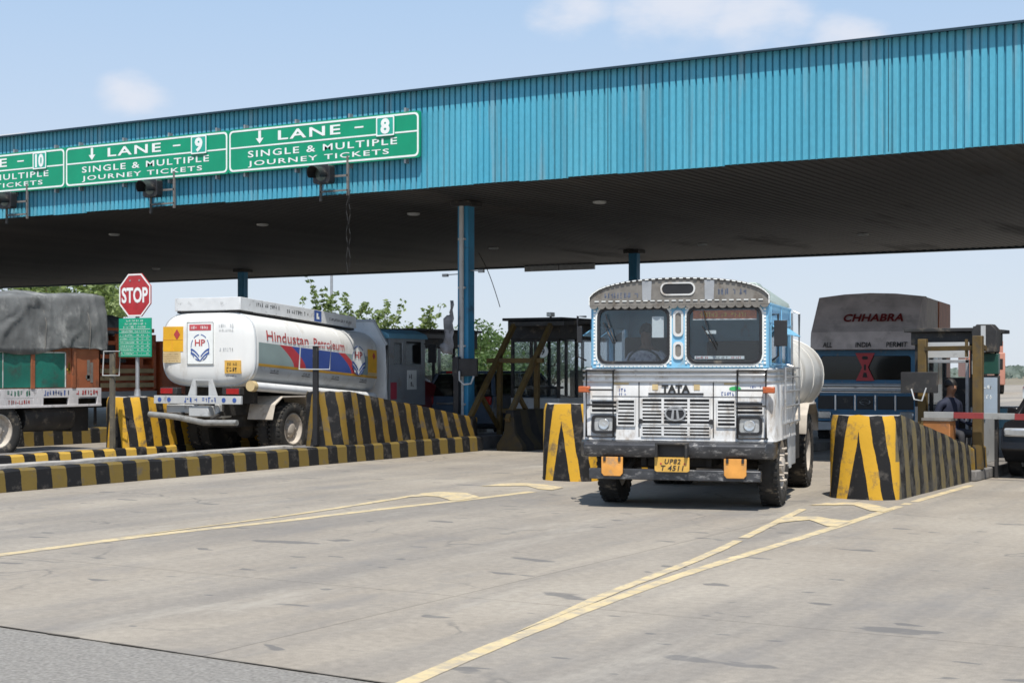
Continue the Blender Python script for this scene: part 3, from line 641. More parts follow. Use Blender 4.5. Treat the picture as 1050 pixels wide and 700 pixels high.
lane_sign('10', -30.14, -25.465, 'green lane 10 sign board cut by the left edge of the photo')
def signal(x, label, chain=False):
    t = thing('lane_signal', label, 'traffic light', (x, CY0-.35, 5.42), 0, 'hooded lane signals under the signs')
    mb = MB(); mb.prism(rrect(0, 0, .40, .36, .05), 'xz', -.02, .16); mb.build('housing', M_.black, t, .01)
    mb = MB(); n = 18; rg = []
    for yy, rr, dz in ((-.02, .15, 0), (-.26, .155, -.02), (-.26, .145, -.02), (-.02, .14, 0)):
        rg.append([(rr*math.cos(R(-25+230*i/n)), yy - (.0 if yy > -.1 else .06*math.sin(R(-25+230*i/n))), dz+rr*math.sin(R(-25+230*i/n))) for i in range(n+1)])
    mb.ring(rg+rg[:1], False, False); mb.build('hood', M_.black, t)
    MB().lathe([(.001, .03), (.07, .025), (.135, 0)], (0, -.022, 0), (0, -1, 0), 20).build('lens', mat('unlit_lens', (.10, .13, .12), .15, 0, .1, 8), t)
    mb = MB(); mb.bx(-.19, -.15, .17, .21, -.5, .2); mb.bx(.47, .51, .17, .21, -.42, .35); mb.bx(.15, .5, .17, .2, -.05, -.01); mb.bx(-.18, .5, .17, .2, -.33, -.30)
    mb.bx(-.17, -.13, .17, .5, .1, .14); mb.bx(.47, .51, .2, .5, .2, .24); mb.build('bracket', M_.concd, t)
signal(-18.25, 'hooded black lane signal under the lane 8 sign')
signal(-22.75, 'hooded black lane signal under the lane 9 sign')
signal(-27.15, 'hooded black lane signal under the lane 10 sign at the left edge')
mb = MB()
for dx in (0, .06):
    mb.tube([(-17.75+dx+.02*math.sin(k*1.3+dx*30), CY0-.2, 5.1-k*.1*(1.0-dx)) for k in range(17)], .008, 5)
tag(mb.build('hanging_cable', M_.dark), 'loose dark cable loop dangling below the lane 8 signal', 'cable')
mb = MB(); mb.tube([(-23.7+.55*k/8, 38+.3*k/8, 5.06-1.6*k/8+.15*math.sin(math.pi*k/8)) for k in range(9)], .012, 5)
tag(mb.build('overhead_wire', M_.dark), 'thin dark wire slanting down from the canopy right of the column', 'wire')

# ------------------------------------------------------------------ stop sign, notice board, marker poles
t = thing('sign_post', 'grey steel post on the bright yellow barrier holding the stop sign', 'post', (-21.1, 21.45, 1.1))
mb = MB(); mb.cyl((0, 0, -.02), (0, 0, 2.3), .04, n=12); mb.build('pole', M_.signback, t)
mb = MB(); mb.bx(-.12, .12, -.12, .12, 0, .03); mb.cyl((0, 0, .02), (0, 0, .16), .07, .05); mb.build('base', M_.signback, t)
def octo(r, a0=22.5): return [(r*math.cos(R(a0+45*i)), r*math.sin(R(a0+45*i))) for i in range(8)]
t = thing('stop_sign', 'red octagonal stop sign above the green notice board', 'sign', (-21.1, 21.39, 3.06), 0)
MB().prism(octo(.445), 'xz', -.012, .012).build('plate', M_.red, t)
mb = MB(); mb.hole(octo(.44), octo(.41), -.016, -.011); put_text(mb, M_.signwhite, 'STOP', 0, -.016, 0, .68, .30, .03); mb.build('lettering', M_.signwhite, t, fixn=False)
mb = MB()
for x in (-.12, .12): mb.cyl((x, -.012, .28), (x, -.022, .28), .018, n=8)
mb.build('bolt', M_.signback, t)
t = thing('notice_board', 'green notice board with rows of small white writing under the stop sign', 'sign', (-21.1, 21.39, 2.25), 0)
MB().bx(-.42, .42, -.012, .012, -.37, .37).build('plate', mat('notice_green', (.01, .33, .19), .5, 0, .08, 3), t)
mb = MB(); mb.use(M_.signwhite)
for k, (ww, zz, hh) in enumerate(((.45, .32, .04), (.62, .26, .045), (.6, .2, .045))): scribble(mb, M_.signwhite, 0, -.0135, zz, ww, hh, k+3)
mb.bx(-.40, .40, -.016, -.012, .155, .162); scribble(mb, M_.signwhite, 0, -.0135, .12, .7, .035, 9); mb.bx(-.40, .40, -.016, -.012, .085, .09)
for k in range(6):
    z = .045-k*.07
    scribble(mb, M_.signwhite, -.2, -.0135, z, .36, .032, 20+k)
    for c_, xx in enumerate((.08, .2, .34)): scribble(mb, M_.signwhite, xx, -.0135, z, .07, .032, 40+k*3+c_)
    mb.bx(-.40, .40, -.015, -.012, z-.035, z-.031)
mb.build('lettering', M_.signwhite, t, fixn=False)
def marker(name, label, x, y, z0, h, m, fw, fh, zf):
    t = thing(name, label, 'marker pole', (x, y, z0), 0, 'marker poles with empty wire frames')
    mb = MB(); mb.bx(-.05, .05, -.03, .03, 0, h); mb.build('pole', m, t, .005)
    mb = MB(); mb.tube([(-fw/2, -.04, zf-fh/2), (fw/2, -.04, zf-fh/2), (fw/2+.03, -.04, zf+fh/2), (-fw/2+.03, -.04, zf+fh/2), (-fw/2, -.04, zf-fh/2)], .012, 6); mb.build('frame', M_.palegrey, t)
marker('marker_pole', 'dirty pole with small wire frame at the left end of the bright yellow barrier', -20.85, 20.55, .17, 1.78, mat('dirty_pole', (.10, .09, .07), .7, 0, .3, 5, (.25, .2, .1), .3, 6), .42, .45, 1.58)
marker('marker_pole', 'black pole with small wire frame on the nose of the long grimy barrier', -16.75, 21.4, .3, 1.75, M_.black, .68, .42, 1.55)

# ------------------------------------------------------------------ people (continuous skinned bodies)
def person(label, loc, rz, joints, edges, radii, regions, root=0, hair=None, scale=1., face=None):
    """skeleton grown with the skin modifier; regions(co) picks the clothing material"""
    me = bpy.data.meshes.new('person'); me.from_pydata(joints, edges, []); o = bpy.data.objects.new('person', me); COL.objects.link(o)
    mod = o.modifiers.new('skin', 'SKIN'); me.skin_vertices.new() if not me.skin_vertices else None
    sv = me.skin_vertices[0].data
    for i, r in enumerate(radii): sv[i].radius = r if isinstance(r, tuple) else (r, r)
    sv[root].use_root = True
    ss = o.modifiers.new('smooth', 'SUBSURF'); ss.levels = 2; ss.render_levels = 2
    dg = bpy.context.evaluated_depsgraph_get(); m2 = bpy.data.meshes.new_from_object(o.evaluated_get(dg)); bpy.data.objects.remove(o); bpy.data.meshes.remove(me)
    m2.materials.clear(); mats = []
    for p in m2.polygons:
        m = regions(p.center)
        if m not in mats: mats.append(m)
        p.material_index = mats.index(m); p.use_smooth = True
    for m in mats: m2.materials.append(m)
    m2.name = 'person'; o = bpy.data.objects.new('person', m2); COL.objects.link(o); o.location = loc; o.rotation_euler = (0, 0, R(rz))
    tag(o, label, 'person')
    if hair:
        c, s = hair; mb = MB(); n = 14; rg = []
        for i in range(7):
            a = R(-12+102*i/6); rr = math.cos(a)
            rg.append([(c[0]+s[0]*rr*math.cos(2*math.pi*k/n), c[1]+s[1]*rr*math.sin(2*math.pi*k/n)+.012, c[2]+s[2]*math.sin(a)-(.03 if (i == 0 and math.sin(2*math.pi*k/n) > .2) else 0)) for k in range(n)])
        mb.ring(rg).build('hair', M_.hair, o)
    if face:
        mb = MB()
        for s in (-1, 1): mb.lathe([(.001, .004), (.008, .003), (.013, 0)], (face[0]+s*.032, face[1], face[2]), (0, -1, 0), 8)
        mb.build('eyes', M_.ink, o)
    return o
def hand(J, E, Rr, wrist, direction, curl, side=1):
    """palm with five separate bent fingers grown from joint index wrist"""
    d = Vector(direction).normalized(); up = Vector(curl).normalized(); lat = d.cross(up)*side; w0 = Vector(J[wrist])
    J.append(w0+d*.055); E.append((wrist, len(J)-1)); Rr.append((.038, .02)); palm = len(J)-1
    for k, (off, ln) in enumerate(((-.032, .06), (-.011, .075), (.011, .08), (.032, .072))):
        a = J[palm]+lat*off+d*.03; b = a+d*ln*.5+up*.012; c = b+d*ln*.3+up*.03
        J.extend([a, b, c]); i = len(J)-3; E.extend([(palm, i), (i, i+1), (i+1, i+2)]); Rr.extend([.0105, .0095, .008])
    a = w0+d*.02+lat*.035; b = a+lat*.03+d*.03; J.extend([a, b]); i = len(J)-2; E.extend([(wrist, i), (i, i+1)]); Rr.extend([.013, .01])

# ------------------------------------------------------------------ white truck leaving the booth
tk = thing('tanker_truck', 'white and pale blue truck with decorated wooden cab and cream tank, facing the camera', 'truck', (-7.50, 16.42, 0), 13, 'trucks at the toll plaza')
P = tk
# lower cab shell
def cabplan(hw, y0, y1, r): return [(-hw, y1)] + [(-hw+r-r*math.cos(R(a)), y0+r-r*math.sin(R(a))) for a in (0, 22, 45, 67, 90)] + [(hw-r+r*math.sin(R(a)), y0+r-r*math.cos(R(a))) for a in (0, 22, 45, 67, 90)] + [(hw, y1)]
mb = MB(); rings = []
for z, g_ in ((.80, -.01), (.84, 0), (1.2, 0), (1.49, 0), (1.52, .012), (1.64, .02), (1.66, .03)):
    rings.append([(x, y, z) for x, y in cabplan(1.16-g_, 0+g_, 1.9, .13)])
mb.ring(rings); mb.build('lower_cab', M_.cabwhite, P, .006)
# mouldings and seams
mb = MB()
for z, d in ((1.635, .03), (1.575, .014), (1.505, .022)): mb.prism([(x*1.0, y) for x, y in cabplan(1.16+.006, -d, 1.88, .14)], 'xy', z-.012, z+.012)
mb.build('trim_strip', M_.chrome, P, .004)
mb = MB()
for x in (-.445, .445): mb.bx(x-.006, x+.006, -.004, .02, .845, 1.495)
mb.bx(-.44, .44, -.004, .02, 1.315, 1.325); mb.bx(-1.02, -.45, -.004, .02, 1.318, 1.325); mb.bx(.45, 1.02, -.004, .02, 1.318, 1.325)
mb.bx(-.33, .33, -.014, 0, 1.345, 1.366); mb.build('panel_seam', M_.black, P)
mb = MB(); put_text(mb, M_.ink, 'TATA', 0, -.012, 1.415, .34, .095, .05, 1.05)
mb.build('lettering', M_.ink, P, fixn=False)
mb = MB()
for x in (-.25, .25): mb.bx(x-.035, x+.035, -.006, 0, 1.40, 1.47)
for x in (-.66, .66): mb.bx(x-.09, x+.09, -.006, 0, 1.465, 1.485)
mb.build('sticker', M_.cream, P)
mb = MB(); mb.use(M_.blueink); scribble(mb, M_.blueink, -.66, -.004, 1.40, .12, .05, 4); scribble(mb, M_.blueink, -.64, -.004, 1.35, .1, .035, 5); scribble(mb, M_.blueink, .62, -.004, 1.36, .16, .045, 6); scribble(mb, M_.blueink, .95, -.004, 1.44, .14, .03, 8)
mb.use(mat('sticker_green', (.05, .4, .12), .5)); mb.prism([(.70+.07*math.cos(R(a)), 1.42+.025*math.sin(R(a))) for a in range(0, 360, 24)], 'xz', -.006, -.001)
mb.build('painted_mark', None, P)
# grille: white slats in front of a black recess
zones = [(-.40, .40, 1.005, 1.295, 7, (-.155, .155)), (-.40, .40, .862, .962, 3, (-.155, .155)), (-.70, -.50, .985, 1.275, 7, ()), (.50, .70, .985, 1.275, 7, ()), (-1.02, -.71, 1.135, 1.265, 3, ()), (.71, 1.02, 1.125, 1.255, 3, ())]
mb = MB()
for x0, x1, z0, z1, n_, bars in zones: mb.bx(x0, x1, -.005, .01, z0, z1)
mb.build('grille_slots', M_.black, P)
mb = MB()
for x0, x1, z0, z1, n_, bars in zones:
    mb.hole(rrect((x0+x1)/2, (z0+z1)/2, x1-x0+.03, z1-z0+.03, .008), rrect((x0+x1)/2, (z0+z1)/2, x1-x0, z1-z0, .006), -.022, -.001)
    for k_ in range(1, n_):
        z = z0+(z1-z0)*k_/n_; th = .008 if k_ != n_//2+1 or n_ < 7 else .014; mb.bx(x0, x1, -.022, -.010, z-th, z+th)
    for x in bars: mb.bx(x-.014, x+.014, -.024, -.004, z0, z1)
mb.build('grille', M_.cabwhite, P)
eb = MB(); el = lambda a, b, n=28: [(a*math.cos(2*math.pi*i/n), b*math.sin(2*math.pi*i/n)) for i in range(n)]
eb.prism([(x, z+1.125) for x, z in el(.118, .078)], 'xz', -.04, -.02); em = eb.build('emblem', M_.black, P)
mb = MB(); mb.hole([(x, z+1.125) for x, z in el(.128, .088)], [(x, z+1.125) for x, z in el(.108, .07)], -.05, -.03)
mb.prism([(-.085, 1.165), (.085, 1.165), (.07, 1.185), (-.07, 1.185)], 'xz', -.05, -.038)
mb.prism([(-.035, 1.165), (-.012, 1.165), (-.02, 1.06), (-.05, 1.065)], 'xz', -.05, -.038); mb.prism([(.035, 1.165), (.012, 1.165), (.02, 1.06), (.05, 1.065)], 'xz', -.05, -.038)
mb.build('emblem_rim', M_.chrome, em)
mb = MB()
for x in (-.42, .42): mb.lathe([(.03, 0), (.03, -.03), (.001, -.03)], (x, 0, 1.03), (0, 1, 0), 10)
mb.build('grille_latch', M_.black, P)
# headlights
for s in (-1, 1):
    x = s*.87
    mb = MB(); mb.hole(rrect(x, .99, .30, .22, .05), rrect(x, .99, .235, .155, .03), -.045, .0); h_ = mb.build('headlight', M_.black, P, .004)
    mb = MB(); mb.prism(rrect(x, .99, .237, .157, .03), 'xz', -.02, -.002); mb.lathe([(.07, .012), (.06, .02), (.03, .014), (.001, .018)], (x, -.02, .99), (0, -1, 0), 16); mb.build('lens', M_.lens, h_)
    # tubular guard in front of the lamp
    mb = MB(); y = -.085; x0, x1 = s*.74, s*1.07
    mb.tube([(x0, 0, .842), (x0, y, .842), (x0, y, 1.635), (x0, 0, 1.635)], .014); mb.tube([(x1, 0.05, .842), (x1, y, .842), (x1, y, 1.635), (x1, 0.05, 1.635)], .014)
    for z in (.845, 1.22, 1.40, 1.63): mb.tube([(x0, y, z), (x1, y, z)], .011)
    mb.build('lamp_guard', M_.dark, P)
    MB().box((s*1.10, -.06, 1.405), (.14, .07, .075)).build('indicator', M_.amber, P, .012)
# bumper, step, plate, lower bar, flaps
mb = MB(); rings = []
for z, d in ((.60, -.06), (.615, -.13), (.66, -.16), (.75, -.16), (.785, -.13), (.80, -.06)):
    rings.append([(x, y, z) for x, y in [(-1.15, .5), (-1.15, .0+d*.2), (-1.08, d), (-.5, d-.03), (0, d-.035), (.5, d-.03), (1.08, d), (1.15, d*.2), (1.15, .5)]])
mb.ring(rings); mb.build('bumper', M_.bumper, P, .01)
mb = MB(); mb.bx(-.19, .19, -.29, -.12, .765, .79); mb.bx(-.19, -.16, -.29, -.12, .62, .77); mb.bx(.16, .19, -.29, -.12, .62, .77); mb.bx(-.19, .19, -.21, -.19, .62, .77); mb.build('step', M_.dark, P, .006)
pl = MB().prism([(-.205, .62), (.205, .62), (.205, .465), (.18, .45), (-.18, .45), (-.205, .465)], 'xz', -.235, -.225).build('number_plate', M_.plate, P)
mb = MB(); put_text(mb, M_.ink, 'UP82', .01, -.239, .572, .19, .058, .02, 1.15, .2); put_text(mb, M_.ink, 'T 4511', .0, -.239, .495, .27, .062, .02, 1.1, .2)
mb.use(M_.redink)
for x in (-.13, .15): mb.prism([(x+.012*math.cos(R(a)), .545+.012*math.sin(R(a))) for a in range(0, 360, 60)], 'xz', -.239, -.236)
mb.build('lettering', None, pl, fixn=False)
mb = MB(); mb.bx(-1.02, 1.02, -.15, -.06, .345, .47); mb.build('lower_bar', M_.bumper, P, .008)
mb = MB()
for x in (-.6, .6): mb.bx(x-.04, x+.04, -.06, .4, .36, .46); mb.bar((x, -.05, .45), (x*.8, .35, .72), .06)
mb.build('bumper_bracket', M_.chassis, P)
for s, nm in ((-1, 'left'), (1, 'right')):
    x = s*.73
    mb = MB(); mb.prism([(x-.13, .61), (x+.13, .61), (x+.13, .42), (x+.10, .385), (x-.10, .385), (x-.13, .42)], 'xz', -.185, -.172); f_ = mb.build('reflector_flap', M_.orangeflap, P, .004)
    mb = MB()
    for k in (-.09, .09): mb.box((x+k, -.19, .585), (.03, .015, .05))
    mb.build('clip', M_.dark, f_)
mb = MB(); mb.bx(-.42, -.36, -.0, 3.0, .5, .68); mb.bx(.36, .42, 0, 6.2, .5, .68); mb.bx(-.42, -.36, 3.0, 6.2, .5, .68)
for y in (.6, 2.2, 3.2, 4.6, 6.15): mb.bx(-.42, .42, y-.05, y+.05, .52, .66)
mb.bx(-.35, .35, .05, .12, .5, .78); mb.cyl((-.85, .75, .5), (.85, .75, .5), .07); mb.cyl((-.85, 3.95, .5), (.85, 3.95, .5), .08); mb.lathe([(.001, -.16), (.17, -.1), (.17, .1), (.001, .16)], (0, 3.95, .5), (0, 1, 0), 14)
mb.bx(-.3, .3, .25, 1.3, .55, 1.05); mb.bx(-.95, .95, .18, 1.85, .62, .83)
mb.build('chassis', M_.chassis, P)
for s in (-1, 1):
    wheel(P, 1.04 if s > 0 else -.92, .76, .50, .24, s, M_.mud, hub_bolts=True)
    wheel(P, s*.97, 3.95, .51, .26, s, M_.mud)
    wheel(P, s*.70, 3.95, .51, .24, s, M_.dark)
# upper wooden cab with two windscreens
MB.DT = Matrix(((.945,0,0,.03),(0,1,0,0),(0,0,1,0),(0,0,0,1)))
mb = MB(); zt, zb = 2.42, 1.66
mb.hole(rrect(-.555, (zt+zb)/2, 1.11, zt-zb, .004), rrect(-.575, 2.045, .90, .64, .10), 0, .05)
mb.hole(rrect(.555, (zt+zb)/2, 1.11, zt-zb, .004), rrect(.575, 2.045, .90, .64, .10), 0, .05)
mb.build('windscreen_wall', M_.bluetrim, P, .004)
mb = MB(); HS = 1.12
# side walls with door windows, back wall, floor
for s in (-1, 1):
    x0, x1 = (s*HS-.04*(s > 0), s*HS+.04*(s < 0))
    # side wall built of strips round two openings
    for y0, y1, z0, z1 in ((.05, .16, 1.66, 2.42), (.16, 1.88, 1.66, 1.72), (.16, 1.88, 2.16, 2.42), (.93, 1.03, 1.72, 2.16), (1.72, 1.88, 1.72, 2.16)): mb.bx(min(x0, x1), max(x0, x1), y0, y1, z0, z1)
mb.bx(-HS, HS, 1.84, 1.88, 1.66, 2.42)
mb.build('cab_side', M_.bluetrim, P, .004)
mb = MB()
for s in (-1, 1):
    x = s*(HS+.012)
    for z in (1.70, 2.19, 2.40): mb.bx(min(x, x+s*.012), max(x, x+s*.012), .06, 1.88, z-.012, z+.012)
    for y in (.08, .98, 1.8): mb.bx(min(x, x+s*.012), max(x, x+s*.012), y-.012, y+.012, 1.68, 2.40)
    # tilted rain hoods above the door windows
    for y0, y1 in ((.2, .9), (1.06, 1.68)): mb.add([(s*HS, y0, 2.17), (s*HS, y1, 2.17), (s*(HS+.17), y1, 2.06), (s*(HS+.17), y0, 2.06), (s*HS, y0, 2.155), (s*HS, y1, 2.155), (s*(HS+.17), y1, 2.045), (s*(HS+.17), y0, 2.045)], [(0,1,2,3),(7,6,5,4),(2,6,7,3),(0,3,7,4),(1,5,6,2)])
mb.build('side_trim', M_.bluetrim, P, .003)
mb = MB()
for s in (-1, 1):
    mb.bx(s*HS-.02, s*HS-.012, .16, .93, 1.72, 2.16); mb.bx(s*HS-.02, s*HS-.012, 1.03, 1.72, 1.72, 2.16)
mb.build('door_window', M_.boothglass, P)
for s in (-1, 1):
    x = s*.575
    mb = MB(); mb.hole(rrect(x, 2.045, .935, .675, .115), rrect(x, 2.045, .865, .605, .095), -.022, .012); g_ = mb.build('windscreen', M_.black, P, .004)
    MB().prism(rrect(x, 2.045, .89, .63, .10), 'xz', .004, .012).build('pane', M_.glass, g_)
    mb = MB(); mb.tube([(x-.26, -.035, 2.33), (x-.20, -.05, 2.12), (x-.09, -.045, 1.92)] if s > 0 else [(x-.35, -.035, 2.30), (x-.3, -.05, 2.15), (x-.22, -.045, 1.95)], .008); mb.tube([(x-.27, -.035, 2.15), (x-.10, -.04, 1.87)] if s > 0 else [(x-.38, -.035, 2.2), (x-.25, -.04, 1.95)], .008); mb.build('wiper', M_.black, g_)
# white dashed trim round the windows
mb = MB()
def dashes(x0, z0, x1, z1, n, w_, h_):
    for k in range(n):
        f = (k+.5)/n; mb.box((x0+(x1-x0)*f, -.006, z0+(z1-z0)*f), (w_, .012, h_))
for s in (-1, 1):
    dashes(s*1.075, 1.70, s*1.075, 2.40, 17, .030, .026); dashes(s*.10, 1.70, s*.10, 2.38, 17, .026, .024)
    dashes(s*.14, 1.682, s*1.06, 1.682, 19, .034, .022); dashes(s*.14, 1.715, s*1.06, 1.715, 19, .03, .012)
    mb.hole(rrect(s*.575, 2.045, .985, .725, .14), rrect(s*.575, 2.045, .94, .68, .117), -.012, -.002)
mb.build('window_trim', M_.signwhite, P)
mb = MB(); mb.use(M_.cabwhite)
for z0, z1, zz in ((2.03, 2.34, 0), (1.76, 1.97, 0)):
    mb.hole(rrect(0, (z0+z1)/2, .13, z1-z0, .05), rrect(0, (z0+z1)/2, .075, z1-z0-.06, .035), -.02, 0)
mb.use(M_.visor); mb.prism(rrect(0, 2.185, .08, .25, .035), 'xz', -.008, -.002); mb.prism(rrect(0, 1.865, .08, .16, .035), 'xz', -.008, -.002)
mb.build('centre_pillar', None, P)
# visor arch with scalloped lower edge
arc = [(1.13*math.cos(R(a)) if abs(math.cos(R(a))) < .97 else 1.13*math.copysign(1, math.cos(R(a))), 2.40+.31*max(0, math.sin(R(a)))**.62) for a in range(0, 181, 9)]
mb = MB(); mb.prism([(-1.13, 2.40)]+[(1.13*-1, 2.42)]+[p for p in arc[::-1]]+[(1.13, 2.40)] if False else arc[:1]+arc[1:-1]+arc[-1:], 'xz', -.035, .02); mb.build('visor', M_.visor, P, .006)
mb = MB(); mb.bx(-1.13, 1.13, -.055, .0, 2.395, 2.45); n = 22
for k in range(n):
    x = -1.13+2.26*(k+.5)/n; mb.prism([(x-.0513, 2.40)]+[(x+.0513*math.cos(R(a)), 2.40-.04*math.sin(R(a))) for a in range(180, -1, -20)], 'xz', -.055, -.045)
mb.build('sun_peak', M_.visor, P)
mb = MB(); rim = [(x*1.004, -.04, z+.006) for x, z in arc]; mb.tube(rim, .012, 6); mb.build('visor_rim', M_.black, P)
mb = MB(); nn = len(rim)
for k in range(nn-1):
    a, b = Vector(rim[k]), Vector(rim[k+1])
    for f in (.25, .75): mb.box(a.lerp(b, f)+Vector((0, -.014, .0)), (.045, .012, .012), Matrix.Rotation(-math.atan2((b-a).z, (b-a).x), 3, 'Y'))
for k in range(24): mb.box((-1.08+2.16*(k+.5)/24, -.06, 2.452), (.055, .012, .010))
mb.build('visor_dashes', M_.signwhite, P)
mb = MB()
for x in (-.395, .395): mb.add([(x-.055, -.046, 2.46), (x+.055, -.046, 2.46), (x+.065, -.046, 2.685), (x-.06, -.046, 2.69), (x-.055, -.036, 2.46), (x+.055, -.036, 2.46), (x+.065, -.036, 2.685), (x-.06, -.036, 2.69)], [(3,2,1,0),(4,5,6,7),(0,1,5,4),(1,2,6,5),(2,3,7,6),(3,0,4,7)])
mb.build('visor_strap', M_.silver, P)
mb = MB(); mb.prism(rrect(0, 2.59, .40, .12, .058), 'xz', -.040, -.03); vb = mb.build('visor_vent', M_.black, P)
mb = MB(); mb.hole(rrect(0, 2.59, .44, .155, .075), rrect(0, 2.59, .40, .12, .058), -.048, -.034); mb.build('vent_rim', M_.cabwhite, vb)
mb = MB(); vi = mat('faded_visor_writing', (.08, .10, .15), .6, 0, .3, 12); scribble(mb, vi, .67, -.037, 2.55, .36, .075, 11); scribble(mb, vi, -.72, -.037, 2.52, .44, .07, 14); mb.build('painted_writing', None, P, fixn=False)
# roof behind the visor, higher boxed part to the rear
roofp = [(-1.12, 2.40), (-1.10, 2.45), (-.78, 2.60), (-.3, 2.665), (.3, 2.665), (.78, 2.60), (1.10, 2.45), (1.12, 2.40)]
mb = MB(); mb.ring([[(x, .0, z) for x, z in roofp], [(x, .9, z+.01*(1 if z > 2.5 else 0)) for x, z in roofp], [(x, 1.9, z+.06*(1 if z > 2.5 else 0)+.03) for x, z in roofp]]); mb.build('roof', mat('pale_green_roof', (.34, .40, .37), .5, .1, .1, 3, DUST, .2, 4), P)
mb = MB(); mb.prism([(-1.0, 2.42), (1.0, 2.42), (.72, 2.74), (-.72, 2.74)], 'xz', 1.5, 1.9); mb.build('roof_box', MC['pale_green_roof'], P, .01)
MB.DT = None
# mirror and rear-view arm, grab rails and ladder on the right side
for s in (1, -1):
    mb = MB(); mb.box((s*1.23 if s > 0 else -1.17, -.02, 2.06), (.15 if s > 0 else .06, .035, .30 if s > 0 else .2)); mb.tube([(s*1.12, .1, 2.28), (s*1.2, .0, 2.28), (s*1.2, .0, 1.8), (s*1.12, .1, 1.75)], .012); mb.build('mirror', M_.black, P, .008)
mb = MB()
for y in (1.25, 1.86): mb.tube([(1.17, y, .95), (1.21, y, 1.0), (1.21, y, 2.35 if y > 1.5 else 1.68), (1.14, y, 2.38 if y > 1.5 else 1.7)], .015)
for z in (1.0, 1.2, 1.38, 1.55, 1.66): mb.tube([(1.21, .55, z), (1.21, 1.86, z)], .012)
mb.tube([(1.21, .55, 1.0), (1.21, .55, 1.66)], .012)
mb.build('side_rail', M_.silver, P)
mb = MB(); mb.bx(1.10, 1.165, 1.15, 1.85, .45, .82); mb.bx(1.13, 1.17, 1.28, 1.42, .42, 1.02); mb.build('step_panel', M_.palegrey, P, .01)
mb = MB(); mb.bx(-1.12, 1.12, 1.93, 1.97, .8, 2.36); mb.build('rear_frame', M_.silver, P)
MB.DT = Matrix(((.945,0,0,.03),(0,1,0,0),(0,0,1,0),(0,0,0,1)))
# cab inside: seats, dashboard, steering wheel, sun strip
mb = MB(); mb.bx(-1.05, 1.05, .06, .32, 1.5, 1.70); mb.build('dashboard', M_.black, P, .02)
mb = MB(); mb.bx(-1.0, -.2, 1.2, 1.3, 1.3, 2.05); mb.bx(.1, 1.0, 1.3, 1.4, 1.3, 2.0); mb.bx(-1.0, 1.0, .8, 1.3, 1.1, 1.3); mb.build('seat', M_.seat, P, .03)
mb = MB(); q = Matrix.Rotation(R(-58), 3, 'X'); rg = [tuple(Vector((-.55, .50, 1.70))+q @ Vector((.22*math.cos(2*math.pi*k/20), .22*math.sin(2*math.pi*k/20), 0))) for k in range(21)]
mb.tube(rg, .014, 6); mb.tube([rg[0], rg[10]], .01, 6); mb.tube([(-.55, .50, 1.70), (-.55, .3, 1.45)], .02, 6); mb.build('steering_wheel', M_.black, P)
mb = MB(); mb.bx(.18, .97, .02, .03, 2.235, 2.335); sp = mb.build('sun_strip', mat('printed_orange_strip', (.62, .17, .05), .6, 0, .3, 14), P)
mb = MB(); scribble(mb, mat('strip_gold', (.75, .48, .08), .5), .55, .016, 2.285, .62, .06, 31); mb.use(M_.signwhite); mb.bx(.18, .97, .013, .019, 2.222, 2.234); mb.build('lettering', None, sp, fixn=False)
mb = MB(); mb.use(M_.signwhite); mb.bx(-.34, -.19, .015, .018, 2.02, 2.27); mb.build('permit_paper', None, P)
mb = MB(); mb.use(M_.signwhite); mb.bx(.20, .82, .014, .018, 1.765, 1.80); scribble(mb, M_.redink, .30, .012, 1.782, .16, .03, 3); scribble(mb, M_.ink, .52, .012, 1.782, .2, .03, 4); scribble(mb, M_.redink, .72, .012, 1.782, .12, .03, 5); mb.use(M_.signwhite); mb.bx(.33, .47, .014, .018, 2.06, 2.10); mb.build('window_sticker', None, P, fixn=False)
MB.DT = None
# tank behind the cab
mb = MB(); rings = []; prof = [(1.98, .55), (2.0, .82), (2.06, .95), (2.16, 1.0), (6.1, 1.0), (6.2, .95), (6.27, .8), (6.3, .5)]
for y, k in prof: rings.append([(1.06*k*math.copysign(abs(math.cos(a))**.8, math.cos(a)), y, 1.55+.62*k*math.copysign(abs(math.sin(a))**.85, math.sin(a))) for a in [2*math.pi*i/40 for i in range(40)]])
mb.ring(rings); tn = mb.build('tank', M_.ctank, P, ang=50)
mb = MB()
for y in (2.16, 3.4, 4.8, 6.1):
    rg = [(1.064*math.copysign(abs(math.cos(a))**.8, math.cos(a)), y, 1.55+.622*math.copysign(abs(math.sin(a))**.85, math.sin(a))) for a in [2*math.pi*i/40 for i in range(41)]]; mb.tube(rg, .007, 5)
mb.build('tank_band', M_.ctank, tn)
mb = MB()
for y in (3.2, 5): mb.lathe([(.28, -.05), (.28, .1), (.2, .14), (.001, .14)], (0, y, 2.17), (0, 0, 1), 18)
mb.build('manhole', M_.ctank, tn)
mb = MB()
for y in (2.4, 3.3, 4.8, 6.0): mb.bx(-.8, .8, y-.05, y+.05, .68, 1.05)
mb.build('tank_saddle', M_.chassis, P)
for s in (-1, 1):
    mb = MB(); mg = [(y, z) for y, z in ((3.22, .78), (3.3, 1.02), (3.55, 1.17), (4.35, 1.17), (4.6, 1.02), (4.68, .78))]; a, b = sorted((s*.55, s*1.14))
    mb.ring([[(a, y, z) for y, z in mg]+[(a, y*.995+.02, z-.02) for y, z in mg[::-1]], [(b, y, z) for y, z in mg]+[(b, y*.995+.02, z-.02) for y, z in mg[::-1]]]); mb.build('mudguard', M_.mud, P, .006)
mb = MB(); mb.bx(1.0, 1.06, 2.1, 3.1, .45, .95); mb.bx(.6, 1.05, 2.3, 3.0, .5, .9); mb.build('tool_box', M_.chassis, P, .01)
